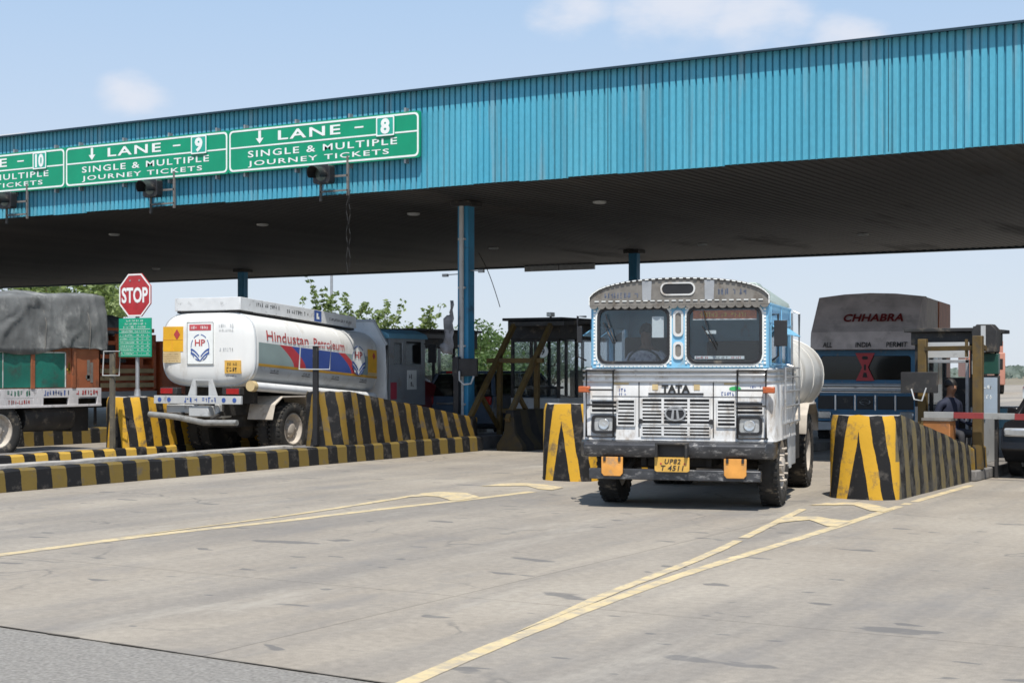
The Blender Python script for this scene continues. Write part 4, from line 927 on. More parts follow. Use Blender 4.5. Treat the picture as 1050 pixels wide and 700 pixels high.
# driver
J = [(0,0,0),(0,.02,.18),(0,.03,.36),(0,.02,.50),(0,0,.60),(0,-.02,.66),(0,-.02,.76),(0,-.01,.84),(0,-.115,.71),
     (.19,.02,.47),(.27,-.12,.26),(.20,-.36,.30),(-.19,.02,.47),(-.27,-.12,.26),(-.20,-.36,.30),
     (.11,-.06,-.02),(.16,-.45,.02),(.16,-.52,-.38),(.16,-.62,-.42),(-.11,-.06,-.02),(-.16,-.45,.02),(-.16,-.52,-.38),(-.16,-.62,-.42)]
J = [Vector(p) for p in J]
E = [(0,1),(1,2),(2,3),(3,4),(4,5),(5,6),(6,7),(6,8),(3,9),(9,10),(10,11),(3,12),(12,13),(13,14),(0,15),(15,16),(16,17),(17,18),(0,19),(19,20),(20,21),(21,22)]
Rr = [(.16,.12),(.15,.11),(.18,.12),(.12,.09),.055,.07,.09,.06,.018,.07,.048,.03,.07,.048,.03,.09,.065,.045,.04,.09,.065,.045,.04]
hand(J, E, Rr, 11, (-.1, -1, .1), (0, .2, -1)); hand(J, E, Rr, 14, (.1, -1, .1), (0, .2, -1), -1)
shirt = mat('plaid_shirt', (.80, .74, .78), .8, 0, .3, 18, (.25, .2, .32), .45, 16); trou = mat('dark_trousers', (.03, .03, .035), .8)
def reg(c):
    if c.z > .53: return M_.skin
    if c.z < -.01 or (c.y < -.2 and c.z < .1): return trou
    if c.y < -.33: return M_.skin
    return shirt
v = Matrix.Rotation(R(13), 3, 'Z') @ Vector((-.52, .74, 0))
person('driver in a pale checked shirt behind the left windscreen of the white truck', (-7.50+v.x, 16.42+v.y, 1.34), 13, J, E, Rr, reg, 0, ((0, -.01, .775), (.092, .105, .105)), face=(0, -.115, .765))

# ------------------------------------------------------------------ white fuel tanker driving away, nose slightly down
hp = thing('fuel_tanker', 'white fuel tanker lorry with blue and red side band, seen from behind', 'truck', (-19.45, 21.6, 0), 4.5, 'trucks at the toll plaza')
P = hp; SH = Matrix(((1,0,0,0),(0,1,0,0),(0,-.062,1,0),(0,0,0,1)))
TW, TH, TZ, LEN = 1.08, .70, 2.02, 4.35
def sup(a, n=.52): return (math.copysign(abs(math.cos(a))**n, math.cos(a)), math.copysign(abs(math.sin(a))**n, math.sin(a)))
mb = MB(); mb.T = SH; rings = []; NA = 56
for y, k in ((-.10, .35), (-.095, .6), (-.075, .82), (-.03, .94), (.03, .985), (.1, 1.0), (LEN-.1, 1.0), (LEN, .97), (LEN+.1, .85), (LEN+.16, .5)):
    rings.append([(TW*k*sup(2*math.pi*i/NA)[0], y, TZ+TH*k*sup(2*math.pi*i/NA)[1]) for i in range(NA)])
mb.ring(rings); tn = mb.build('tank', M_.tank, P, ang=60)
def xs(z, e=.008):
    s = max(-1, min(1, (z-TZ)/TH)); t = abs(s)**(1/.52); return TW*math.sqrt(max(0, 1-t*t))**.52+e
def side(y, z, e=.008): return (xs(z, e), y, z)
mb = MB(); mb.T = SH
def band(b0, b1, z0, z1, m, e=.006):
    mb.use(m); nz_ = 10; ny = max(1, int(abs(b1(z0)-b0(z0))/.35)); V = []; F = []
    for j in range(ny+1):
        for i in range(nz_+1):
            z = z0+(z1-z0)*i/nz_; y = b0(z)+(b1(z)-b0(z))*j/ny; V.append(side(y, z, e))
    for j in range(ny):
        for i in range(nz_): a = j*(nz_+1)+i; F.append((a, a+nz_+1, a+nz_+2, a+1))
    mb.add(V, F)
Z0, Z1 = TZ-.26, TZ+.13
gg = mat('grey_green_band', (.26, .33, .32), .45, 0, .08, 2); bb = mat('band_blue', (.045, .085, .30), .45, 0, .12, 2); rr_ = mat('band_red', (.44, .05, .06), .45, 0, .1, 2); oo = mat('band_ochre', (.50, .28, .04), .5, 0, .1, 3)
cv = lambda y: (lambda z: y+.30-.62*((z-Z0)/(Z1-Z0))**1.6*.8)
cst = lambda y: (lambda z: y)
band(cst(.1), cv(.95), Z0, Z1, gg); band(cv(.95), cv(1.35), Z0, Z1, rr_); band(cv(1.35), cv(3.0), Z0, Z1, bb); band(cv(3.0), cv(3.25), Z0, Z1, rr_); band(cv(3.25), cst(3.95), Z0, Z1, gg)
band(cst(.1), cst(4.3), Z0-.05, Z0, oo); mb.build('painted_band', None, tn, ang=60)
mb = MB(); mb.T = SH; band(cst(.1), cst(4.25), TZ-.60, Z0-.052, M_.tankl, .004); mb.build('lower_band', None, tn, ang=60)
mb = MB(); mb.T = SH
for k in range(4): mb.use(M_.chassis); mb.add([side(.5+k*1.05+a, TZ-.42+b, .008) for a, b in ((0, 0), (.28, 0), (.28, .012), (0, .012))], [(0, 1, 2, 3)]); scribble(mb, M_.chassis, .64+k*1.05, 0, TZ-.37, .26, .05, k+3, fn=lambda x, z: side(x, z, .008))
mb.build('stencil', None, tn, fixn=False)
mb = MB(); mb.T = SH; put_text(mb, M_.redink, 'Hindustan', 1.05, 0, TZ+.275, 1.38, .19, .004, 1.0, fn=lambda x, z: side(x, z, .008)); put_text(mb, M_.redink, 'Petroleum', 2.48, 0, TZ+.265, 1.10, .175, .004, 1.0, fn=lambda x, z: side(x, z, .008)); mb.build('lettering', None, tn, fixn=False)
def emblem(fn, cx, cz, r, nm='emblem'):
    e = MB(); e.T = SH; el2 = [(cx+r*.86*math.cos(R(a)), cz+r*math.sin(R(a))) for a in range(0, 360, 12)]
    e.use(M_.signwhite); e.add([fn(x, z, 0) for x, z in el2], [tuple(range(len(el2)))])
    e.use(M_.blueink); n = len(el2)
    for i in range(n):
        a, b = el2[i], el2[(i+1) % n]; s_ = .93
        if i % 4 != 3: e.add([fn(a[0], a[1], .004), fn(b[0], b[1], .004), fn(cx+(b[0]-cx)*s_, cz+(b[1]-cz)*s_, .004), fn(cx+(a[0]-cx)*s_, cz+(a[1]-cz)*s_, .004)], [(0, 1, 2, 3)])
    put_text(e, M_.redink, 'HP', cx, 0, cz+r*.36, r*.95, r*.48, .02, fn=lambda x, z: fn(x, z, .005))
    e.use(M_.blueink)
    for s in (-1, 1):
        for d in (0, .27):
            pts = []
            for k in range(7):
                f = k/6; x = cx+s*r*(.86-.8*f); z = cz+r*(-.06-d-.55*f**1.7)
                pts.append((x, z))
            wd = r*.16
            for a, b in zip(pts[:-1], pts[1:]): e.add([fn(a[0], a[1], .005), fn(b[0], b[1], .005), fn(b[0], b[1]-wd*.8, .005), fn(a[0], a[1]-wd, .005)], [(0, 1, 2, 3)])
    return e.build(nm, None, tn, fixn=False)
emblem(lambda x, z, e: side(x, z, .016+e), 3.55, TZ+.02, .30)
ybk = lambda x, z, e=0: (x, -.222-e, z)
# rear plate: flat decals sit on a flat disc of the dished end
mb = MB(); mb.T = SH; mb.use(M_.signwhite); mb.bx(-.40, .22, -.115, -.09, TZ-.30, TZ+.50); mb.build('poster', None, tn, .004)
mb = MB(); mb.T = SH; mb.use(M_.ink); mb.hole(rrect(-.09, TZ+.10, .61, .79, .01), rrect(-.09, TZ+.10, .595, .775, .01), -.119, -.116); mb.use(mat('poster_red', (.50, .07, .08), .5)); mb.bx(-.34, .16, -.119, -.116, TZ+.34, TZ+.45); scribble(mb, M_.signwhite, -.09, -.121, TZ+.395, .42, .06, 8); mb.build('poster_frame', None, tn, fixn=False)
emblem(lambda x, z, e: (x, -.120-e, z), -.09, TZ+.02, .25)
mb = MB(); mb.T = SH; mb.use(mat('hazard_orange', (.68, .36, .02), .5, 0, .1, 5)); mb.bx(-.97, -.50, -.105, -.04, TZ-.05, TZ+.42); mb.use(M_.cream); mb.bx(-.97, -.56, -.103, -.04, TZ-.26, TZ-.055)
mb.use(M_.redink); cx, cz = -.64, TZ+.27; mb.add([(cx, -.110, cz+.10), (cx+.075, -.110, cz), (cx, -.110, cz-.10), (cx-.075, -.110, cz)], [(0, 1, 2, 3)])
mb.use(M_.orangeflap); mb.bx(-.76, -.755, -.109, -.104, TZ-.05, TZ+.42); mb.bx(-.97, -.50, -.109, -.104, TZ+.17, TZ+.175)
for k in range(4): scribble(mb, M_.wood, -.78, -.105, TZ-.10-k*.042, .36, .022, k+60)
mb.build('hazard_panel', None, tn, fixn=True)
mb = MB(); mb.T = SH; mb.use(MC['hazard_orange']); band(cst(3.92), cst(4.28), TZ-.20, TZ+.28, MC['hazard_orange'], .010); band(cst(3.92), cst(4.28), TZ-.27, TZ-.205, M_.cream, .010); mb.use(M_.redink); mb.add([side(4.15+a, TZ+.15+b, .016) for a, b in ((0, .08), (.06, 0), (0, -.08), (-.06, 0))], [(0, 1, 2, 3)]); mb.build('hazard_panel', None, tn, ang=60)
mb = MB(); mb.T = SH; mb.use(M_.plate); mb.bx(.46, .82, -.105, -.03, TZ-.46, TZ-.22); scribble(mb, M_.ink, .64, -.108, TZ-.29, .24, .07, 5); scribble(mb, M_.ink, .64, -.108, TZ-.39, .26, .09, 6); mb.use(M_.ink); scribble(mb, M_.ink, .62, -.108, TZ-.51, .24, .035, 7); scribble(mb, M_.tankl, .5, -.103, TZ+.43, .34, .07, 8); scribble(mb, M_.tankl, .5, -.103, TZ+.34, .34, .05, 9); scribble(mb, M_.tankl, .5, -.103, TZ-.02, .32, .07, 10)
mb.build('rear_marking', None, tn)
mb = MB(); mb.T = SH
mb.tube([(TW*.985*sup(2*math.pi*i/NA)[0], .03, TZ+TH*.985*sup(2*math.pi*i/NA)[1]) for i in range(NA+1)], .018, 6)
for y in (1.5, 2.9): mb.tube([(TW*sup(2*math.pi*i/NA)[0], y, TZ+TH*sup(2*math.pi*i/NA)[1]) for i in range(NA+1) if 2*math.pi*i/NA < .9 or 2*math.pi*i/NA > 1.8], .006, 5)
mb.build('rim_seam', M_.tankl, tn)
# catwalk boards on top
mb = MB(); mb.T = SH
for s in (-1, 1): mb.bx(s*.74-.02, s*.74+.02, -.02, 4.0, 2.74, 2.98)
mb.bx(-.74, .74, -.03, .01, 2.74, 2.98); mb.build('catwalk_board', M_.white, P, .006)
mb = MB(); mb.T = SH; mb.bx(-.72, .72, .0, 3.98, 2.70, 2.735)
for y in (.4, 1.4, 2.4, 3.4): mb.bx(-.70, .70, y-.03, y+.03, 2.62, 2.70)
for y in (1, 2.2, 3.3): mb.lathe([(.25, 0), (.25, .1), (.18, .13), (.001, .13)], (0, y, 2.73), (0, 0, 1), 16)
mb.build('catwalk', M_.dark, P)
mb = MB(); mb.T = SH; F_ = lambda x, z: (.763, x, z)
scribble(mb, M_.ink, .85, 0, 2.89, .85, .085, 4, F_); scribble(mb, M_.ink, 1.85, 0, 2.86, .75, .085, 5, F_); scribble(mb, M_.ink, 3.4, 0, 2.84, .85, .06, 6, F_); mb.use(M_.blueink); mb.add([F_(2.42, 2.75), F_(2.68, 2.75), F_(2.68, 2.97), F_(2.42, 2.97)], [(0, 1, 2, 3)]); mb.use(M_.signwhite); mb.add([(.765, 2.5+a, 2.8+b) for a, b in ((0, 0), (.1, 0), (.1, .05), (.06, .05), (.06, .12), (0, .12))], [(0, 1, 2, 3, 4, 5)])
mb.build('board_writing', None, P, fixn=False)
# headboard between tank and cab
mb = MB(); mb.prism([(-1.1, .9), (1.1, .9), (1.1, 2.15), (.80, 2.66), (-.80, 2.66), (-1.1, 2.15)], 'xz', 4.62, 4.66); mb.build('headboard', M_.white, P, .006)
mb = MB(); mb.tube([(1.1, 4.64, .9), (1.12, 4.64, 2.15), (.80, 4.64, 2.67), (-.8, 4.64, 2.67)], .035, 8); mb.build('headboard_rim', M_.palegrey, P)
# side pipe, chassis, bumper
mb = MB(); mb.T = SH; mb.cyl((1.0, .05, 1.33), (1.0, 4.3, 1.33), .085); mb.build('hose_tube', M_.white, P)
mb = MB(); mb.T = SH; mb.cyl((1.0, -.05, 1.33), (1.0, .07, 1.33), .10); mb.build('tube_cap', M_.cream, P)
mb = MB()
for s in (-1, 1): mb.bx(s*.42-.04, s*.42+.04, -.1, 6.6, .78, 1.0)
for y in (0, 1.6, 3.2, 4.4, 5.5): mb.bx(-.42, .42, y-.05, y+.05, .8, .98)
for y in (.4, 2.2, 4.0): mb.bx(-.8, .8, y-.06, y+.06, 1.0, 1.45-.062*y)
mb.cyl((-.8, 1.25, .5), (.8, 1.25, .5), .08); mb.lathe([(.001, -.2), (.2, -.1), (.2, .1), (.001, .2)], (0, 1.25, .5), (0, 1, 0), 14); mb.bx(.55, 1.0, 2.4, 3.6, .5, 1.0); mb.bx(-1.0, -.55, 2.4, 3.6, .5, 1.0); mb.bx(-.4, .4, .2, 5.5, .55, .8)
mb.build('chassis', M_.chassis, P)
mb = MB(); mb.bx(-1.0, 1.0, -.34, -.28, 1.0, 1.15); rp = mb.build('rear_board', M_.palegrey, P, .006)
mb = MB(); scribble(mb, M_.blueink, -.12, -.345, 1.075, .32, .10, 21); scribble(mb, M_.blueink, .30, -.345, 1.075, .34, .10, 22); mb.use(M_.blueink)
for x in (-.86, -.64, .62, .86): mb.prism([(x+.045*math.cos(R(a)), 1.075+.045*math.sin(R(a))) for a in range(0, 360, 40)], 'xz', -.346, -.341)
mb.build('lettering', None, rp, fixn=False)
for s in (-1, 1):
    mb = MB(); mb.bx(s*.72-.2, s*.72+.2, -.26, -.12, 1.17, 1.30); h_ = mb.build('lamp_box', M_.dark, P, .01); MB().bx(s*.76-.14, s*.76+.14, -.272, -.255, 1.185, 1.285).build('tail_light', M_.taill, h_, .005)
mb = MB(); mb.add([(-.28, -.24, 1.15), (-.1, -.24, 1.15), (-.1, -.24, 1.46), (-.16, -.24, 1.46), (-.28, -.2, 1.15), (-.1, -.2, 1.15), (-.1, -.2, 1.46), (-.16, -.2, 1.46)], [(0,1,2,3),(7,6,5,4),(0,4,5,1),(1,5,6,2),(2,6,7,3),(3,7,4,0)])
mb.add([(.38, -.24, 1.15), (.2, -.24, 1.15), (.2, -.24, 1.46), (.26, -.24, 1.46), (.38, -.2, 1.15), (.2, -.2, 1.15), (.2, -.2, 1.46), (.26, -.2, 1.46)], [(3,2,1,0),(4,5,6,7),(1,5,4,0),(2,6,5,1),(3,7,6,2),(0,4,7,3)]); mb.bx(-.1, .2, -.24, -.2, 1.43, 1.46); mb.build('rear_gusset', M_.palegrey, P)
mb = MB(); mb.bx(-.82, -.2, -.2, .2, .82, .98); mb.bx(-.22, .24, -.3, .1, .76, .96); mb.bx(.30, .40, -.2, .2, .74, 1.0); mb.build('valve_box', M_.palegrey, P, .02)
mb = MB(); mb.tube([(-1.02, -.44, .80), (-.4, -.45, .76), (0, -.45, .70), (.25, -.45, .66), (1.0, -.45, .67)], .055, 10); bu = mb.build('bumper', mat('pale_scraped_steel', (.26, .26, .25), .5, .3, .25, 6, (.08, .07, .06), .3, 5), P)
mb = MB()
for x in (-.42, .42): mb.bar((x, -.44, .72), (x, .0, .88), .06)
mb.build('bumper_arm', M_.chassis, P)
for s in (-1, 1):
    wheel(P, s*.96, 1.25, .50, .26, s, M_.mud); wheel(P, s*.68, 1.25, .50, .24, s, M_.dark); wheel(P, s*.95, 5.6, .50, .25, s, M_.mud)
    mb = MB(); mg = [(.52, .72), (.60, .98), (.85, 1.13), (1.65, 1.13), (1.9, .98), (1.98, .72)]; a, b = sorted((s*.52, s*1.10))
    mb.ring([[(a, y, z) for y, z in mg]+[(a, y, z-.025) for y, z in mg[::-1]], [(b, y, z) for y, z in mg]+[(b, y, z-.025) for y, z in mg[::-1]]]); mb.build('mudguard', M_.mud, P, .006)
# grey cab with blue roof, maroon bonnet beyond
mb = MB(); mb.bx(-1.08, 1.08, 4.82, 6.35, .85, 1.75)
for s in (-1, 1):
    x0, x1 = sorted((s*1.08, s*1.03))
    for y0, y1, z0, z1 in ((4.82, 5.0, 1.75, 2.3), (5.35, 5.52, 1.75, 2.3), (6.2, 6.35, 1.75, 2.3), (5.0, 5.35, 2.2, 2.3), (5.52, 6.2, 2.24, 2.3)): mb.bx(x0, x1, y0, y1, z0, z1)
mb.bx(-1.02, 1.02, 4.82, 4.86, 1.75, 2.3); mb.build('cab', M_.greyp, P, .01)
mb = MB(); mb.ring([[(x, y, z) for x, z in ((-1.1, 2.3), (-1.06, 2.40), (-.8, 2.50), (.8, 2.50), (1.06, 2.40), (1.1, 2.3))] for y in (4.78, 6.45)]); mb.build('cab_roof', mat('cab_roof_blue', (.17, .40, .54), .5, 0, .1, 3), P, .01)
mb = MB()
for s in (-1, 1): mb.bx(s*1.05-.01, s*1.05+.01, 5.0, 5.35, 1.75, 2.2); mb.bx(s*1.05-.01, s*1.05+.01, 5.52, 6.2, 1.75, 2.24)
mb.bx(-1.02, 1.02, 6.28, 6.30, 1.75, 2.28); mb.build('cab_window', M_.glassd, P)
mb = MB(); mb.bx(1.082, 1.09, 5.55, 5.95, 1.20, 1.62); mb.use(M_.signwhite); mb.mi = [0]*len(mb.f); scribble(mb, M_.ink, 5.75, 0, 1.48, .26, .12, 41, lambda x, z: (1.094, x, z)); scribble(mb, M_.ink, 5.75, 0, 1.32, .26, .12, 42, lambda x, z: (1.094, x, z)); mb.build('door_poster', None, P)
mb = MB(); mb.bx(1.082, 1.088, 4.85, 5.1, 1.0, 1.36); mb.build('red_sticker', mat('sticker_red', (.42, .05, .08), .5), P)
mb = MB(); mb.box((1.26, 6.35, 1.98), (.2, .04, .4)); mb.tube([(1.08, 6.3, 2.2), (1.26, 6.36, 2.2), (1.26, 6.36, 1.8)], .012); mb.build('mirror', M_.black, P, .01)
mb = MB(); rings = []
for y, zt_ in ((6.35, 1.62), (6.9, 1.50), (7.3, 1.3), (7.42, 1.05)): rings.append([(x, y, z) for x, z in ((-1.05, .6), (-1.05, zt_-.22), (-.7, zt_), (.7, zt_), (1.05, zt_-.22), (1.05, .6))])
mb.ring(rings); mb.build('bonnet', M_.maroon, P, .03)

# ------------------------------------------------------------------ blue truck with grey over-cab canvas crown
ch = thing('goods_truck', 'dark blue truck with tall grey over-cab crown and CHHABRA lettering, behind the cream tank', 'truck', (-9.92, 31.25, 0), 8, 'trucks at the toll plaza')
P = ch; W = 1.07
mb = MB(); pts = [(-.35, 2.28), (-.30, 2.42), (.55, 3.18), (1.2, 3.20), (1.2, 2.0), (-.35, 2.05)]
rg = []
for x in (-W-.02, -W*.5, 0, W*.5, W+.02):
    k = 1-(x/(W+.02))**2; rg.append([(x, y-.06*k*(z < 2.5), z+.085*k*(z > 3)) for y, z in pts])
mb.ring(rg); cw = mb.build('crown', mat('warm_grey_cowl', (.60, .53, .51), .8, 0, .2, 3, (.36, .32, .30), .25, 2.5), P, .012, ang=25)
mb = MB(); fn = lambda x, z: (x, -.30+(z-2.42)*(.85/.76)-.05*(1-(x/1.09)**2)-.075, z)
put_text(mb, mat('crown_maroon', (.19, .02, .02), .6, 0, .15, 8), 'CHHABRA', .18, 0, 2.72, 1.25, .17, .035, 1.05, .12, fn=fn); mb.build('lettering', None, cw, fixn=False)
mb = MB(); f2 = lambda x, z: (x, -.44+.06*(x/1.09)**2, z)
for tx, cx, ww in (('ALL', -.72, .2), ('INDIA', .03, .33), ('PERMIT', .70, .42)): put_text(mb, M_.ink, tx, cx, 0, 2.15, ww, .105, .02, 1, .1, fn=f2)
mb.build('lettering', None, cw, fixn=False)
mb = MB(); mb.prism([(-W, .55), (W, .55), (W, 1.32), (-W, 1.32)], 'xz', -.05, 1.15)
mb.hole(rrect(0, 1.68, 2*W, .74, .01), rrect(0, 1.67, 1.86, .50, .06), -.05, .02); mb.bx(-W, -W+.04, .02, 1.15, 1.32, 2.05); mb.bx(W-.04, W, .02, .2, 1.32, 2.05); mb.bx(W-.04, W, .2, 1.15, 1.32, 1.5); mb.bx(W-.04, W, 1.0, 1.15, 1.5, 2.05); mb.bx(-W, W, 1.11, 1.15, 1.32, 2.05)
mb.build('cab', M_.cabblue, P, .01)
MB().prism(rrect(0, 1.67, 1.88, .52, .06), 'xz', -.02, -.012).build('windscreen', M_.glassd, P)
mb = MB(); mb.add([(-.2, -.09, 1.98), (.2, -.09, 1.98), (.06, -.09, 1.68), (.19, -.09, 1.40), (-.19, -.09, 1.40), (-.06, -.09, 1.68), (-.2, -.06, 1.98), (.2, -.06, 1.98), (.06, -.06, 1.68), (.19, -.06, 1.40), (-.19, -.06, 1.40), (-.06, -.06, 1.68)], [(0, 1, 2, 5), (5, 2, 3, 4), (6, 11, 8, 7), (11, 10, 9, 8), (0, 6, 7, 1), (1, 7, 8, 2), (2, 8, 9, 3), (3, 9, 10, 4), (4, 10, 11, 5), (5, 11, 6, 0)])
dc = mb.build('red_ornament', mat('ornament_red', (.55, .05, .06), .5, 0, .1, 6), P)
mb = MB(); mb.prism(rrect(0, 1.88, .12, .07, .03), 'xz', -.1, -.088); mb.prism([(-.05, 1.47), (.05, 1.47), (.03, 1.57), (-.03, 1.57)], 'xz', -.1, -.088); mb.prism([(-.02, 1.62), (.02, 1.62), (.02, 1.74), (-.02, 1.74)], 'xz', -.1, -.088); mb.build('ornament_cutout', M_.ink, dc)
mb = MB(); mb.cyl((-1.0, -.12, 1.30), (1.0, -.12, 1.30), .035); mb.cyl((-1.0, -.12, 1.20), (1.0, -.12, 1.20), .03); mb.bx(-1.02, 1.02, -.07, -.05, 1.15, 1.34); mb.build('chrome_bar', M_.chrome, P)
mb = MB()
for x in (-.82, -.42, 0, .42, .82): mb.bx(x-.17, x+.17, -.065, -.05, .80, 1.08)
gr = mb.build('grille', M_.black, P, .01)
mb = MB()
for x in (-.62, -.21, .21, .62): mb.bx(x-.015, x+.015, -.08, -.06, .78, 1.10)
mb.tube([(.1*math.cos(R(a)), -.085, .95+.06*math.sin(R(a))) for a in range(0, 361, 20)], .012, 6); mb.tube([(-.1, -.085, .95), (.1, -.085, .95)], .01, 6); mb.build('emblem', M_.chrome, gr)
for s in (-1, 1): MB().bx(s*.85-.14, s*.85+.14, -.09, -.05, .60, .76).build('headlight', M_.lens, P, .02); MB().bx(s*1.02-.06, s*1.02+.06, -.1, -.03, 1.08, 1.16).build('indicator', M_.amber, P, .01)
mb = MB(); mb.bx(-1.05, 1.05, -.2, -.08, .36, .54); mb.build('bumper', M_.palegrey, P, .02)
mb = MB(); mb.box((1.2, -.05, 1.7), (.14, .04, .38)); mb.tube([(1.07, .05, 1.95), (1.2, -.05, 1.95), (1.2, -.05, 1.45), (1.07, .05, 1.4)], .012); mb.build('mirror', M_.black, P, .01)
mb = MB(); V = []; F = []
n = 26
for i in range(n+1):
    y = 1.2+4.2*i/n; dx = .03 if i % 2 else 0
    V += [(W+.01-dx, y, .95), (W+.01-dx, y, 3.19)]
    if i: F.append((2*i-2, 2*i, 2*i+1, 2*i-1))
mb.add(V, F); mb.bx(-W, -W+.03, 1.2, 5.4, .95, 3.19); mb.bx(-W, W-.04, 5.37, 5.4, .95, 3.19); mb.bx(-W, W, 1.2, 5.4, .9, .95); mb.build('cargo_body', mat('cargo_grey', (.48, .41, .36), .55, .2, .15, 3, RUST, .15, 2), P, ang=15)
mb = MB(); mb.ring([[(x, y, z) for x, z in ((-W, 3.19), (-.5, 3.26), (0, 3.285), (.5, 3.26), (W, 3.19))] for y in (1.2, 5.4)]); mb.build('cargo_roof', M_.tarp, P)
MB().bx(W-.02, W+.02, 3.3, 5.41, 1.3, 3.18).build('orange_side_sheet', mat('side_orange', (.58, .22, .11), .6, 0, .15, 3), P)
MB().bx(-.45, .45, .2, 5.3, .55, .85).build('chassis', M_.chassis, P)
for s in (-1, 1): wheel(P, s*.92, .55, .46, .24, s, M_.mud, tread=24); wheel(P, s*.90, 4.1, .46, .40, s, M_.mud, tread=24)

# ------------------------------------------------------------------ tarpaulin covered truck cut by the left edge
tt = thing('tarped_truck', 'teal and brown open truck under a grey tarpaulin, cut by the left edge', 'truck', (-23.1, 14.6, 0), 0, 'trucks at the toll plaza')
P = tt; S = 1.12; L0, L1 = 0., 6.75
mb = MB(); mb.bx(S-.05, S, L0, L1, 1.28, 2.08); mb.bx(-S, -S+.05, L0, L1, 1.28, 2.08); mb.bx(-S, S, L0, L0+.05, 1.28, 2.08); mb.bx(-S, S, L1-.05, L1, 1.28, 2.08); mb.bx(-S, S, L0, L1, 1.22, 1.28); mb.build('cargo_body', M_.brownp, P, .01)
mb = MB(); mb.bx(S, S+.012, L0, 5.85, 1.30, 1.96); tp = mb.build('side_panel', M_.tealp, P, .004)
mb = MB(); mb.bx(S+.012, S+.02, L0, 5.85, 1.945, 1.965); mb.bx(S+.012, S+.02, 5.83, 5.85, 1.30, 1.965)
for y in (1.1, 2.2, 3.2, 4.35): mb.bx(S+.012, S+.02, y, y+.012, 1.3, 1.95)
mb.build('panel_line', M_.cabwhite, tp)
mb = MB()
for y in (.4, 1.9, 3.35, 5.0, 6.0): mb.bx(S-.01, S+.035, y, y+.09, 1.28, 2.06)
mb.build('stake', M_.brownp, P, .006)
mb = MB(); mb.bx(S+.012, S+.026, 3.55, 4.25, 1.36, 1.68); mb.build('hatch', mat('dark_teal', (.006, .08, .06), .6, 0, .2, 3), P, .006)
mb = MB(); scribble(mb, M_.yellow, 5.85, 0, 1.66, .25, .22, 5, lambda x, z: (S+.006, x, z)); scribble(mb, M_.visor, 6.5, 0, 1.6, .28, .45, 7, lambda x, z: (S+.006, x, z)); mb.build('painted_mark', None, P, fixn=False)
# white skirt with painted cells and openings
mb = MB(); cells = []; y = L0
while y < L1-.3: cells.append((y, min(y+.86, L1))); y += .86
for i, (a, b) in enumerate(cells):
    mb.bx(S-.03, S+.02, a, b, 1.11, 1.28); mb.bx(S-.03, S+.02, a, a+.14, .97, 1.11); mb.bx(S-.03, S+.02, b-.1, b, .97, 1.11)
    if i % 3 == 2: mb.bx(S-.03, S+.018, a+.14, b-.1, .97, 1.108)
mb.bx(S-.03, S+.03, L0, L1, .93, .975); sk = mb.build('skirt', mat('skirt_white', (.55, .53, .53), .55, 0, .15, 4, GRIME, .25, 4), P, .004)
mb = MB()
for i, (a, b) in enumerate(cells):
    scribble(mb, (M_.blueink, M_.redink, mat('green_lettering', (.03, .16, .10), .5))[i % 3], (a+b)/2+.02, 0, 1.20, .6, .11, 70+i, lambda x, z: (S+.024, x, z))
    if i % 3 == 2: scribble(mb, M_.redink, (a+b)/2, 0, 1.04, .5, .08, 90+i, lambda x, z: (S+.022, x, z))
mb.build('lettering', None, sk, fixn=False)
# tarp: sagging sheet over the load
mb = MB(); V = []; F = []; ny, nx = 150, 84; r4 = random.Random(11); from mathutils import noise as mnoise
for i in range(ny+1):
    y = L0-.12+(L1-L0+.24)*i/ny
    for j in range(nx+1):
        s = j/nx*2-1; a = s*1.0
        # arch profile, sides hang over the boards
        if abs(s) < .55: x = s/.55*1.08; z = 3.08-.07*(abs(s)/.55)**4
        else: f = (abs(s)-.55)/.45; x = math.copysign(1.08+.09*f**.5, s); z = 3.01-1.02*f
        endf = max(0, (abs(i/ny-.5)-.47)/.03)
        nn = mnoise.fractal(Vector((x*1.2, y*.9, z*1.3)), 1., 2., 4)*.45
        rdg = .05*math.sin(y*1.0+1.1)+.012*math.sin(y*3.9+x)
        crs = .055*(1-abs(math.sin(y*1.25+z*1.1+1.2*nn)))**5+.045*(1-abs(math.sin(y*2.1-z*1.7+1+2*nn)))**6+.03*(1-abs(math.sin(y*3.7+z*.6+2.2)))**7
        fold = crs+.010*math.sin(y*5+7*nn)*max(0, abs(s)-.5)*1.6
        lo = 0
        if j in (0, nx): lo = .09*math.sin(y*2.3)+.05*nn
        sag = -.12*math.exp(-((y-3.55)/.25)**2)*(abs(s) < .6)
        rd = (mnoise.ridged_multi_fractal(Vector((s*1.3+3, y*.9+s*2.2, .3)), .9, 2.1, 5, 1., 2.)-1.1)*.030
        V.append((x+math.copysign(.07*nn+fold+rd, x if x else 1)*(abs(s) > .35), y*(1-.0*endf), z+rd*.8*(abs(s) < .7)+rdg*(abs(s) < .75)+.10*nn*(abs(s) < .7)+lo+sag-.02*endf))
for i in range(ny):
    for j in range(nx): a = i*(nx+1)+j; F.append((a, a+nx+1, a+nx+2, a+1))
for i in (0, ny):   # end flaps
    base = len(V); row = [V[i*(nx+1)+j] for j in range(nx+1)]
    for k in range(4):
        f = (k+1)/4
        for j, p in enumerate(row): V.append((p[0]*(1-.01*k), p[1]+(.03 if i else -.03)*math.sin(j*.9+k), p[2]+(1.96-p[2])*f if p[2] > 1.96 else p[2]))
    prev = [i*(nx+1)+j for j in range(nx+1)]
    for k in range(4):
        cur = [base+k*(nx+1)+j for j in range(nx+1)]
        for j in range(nx): F.append((prev[j], prev[j+1], cur[j+1], cur[j]))
        prev = cur
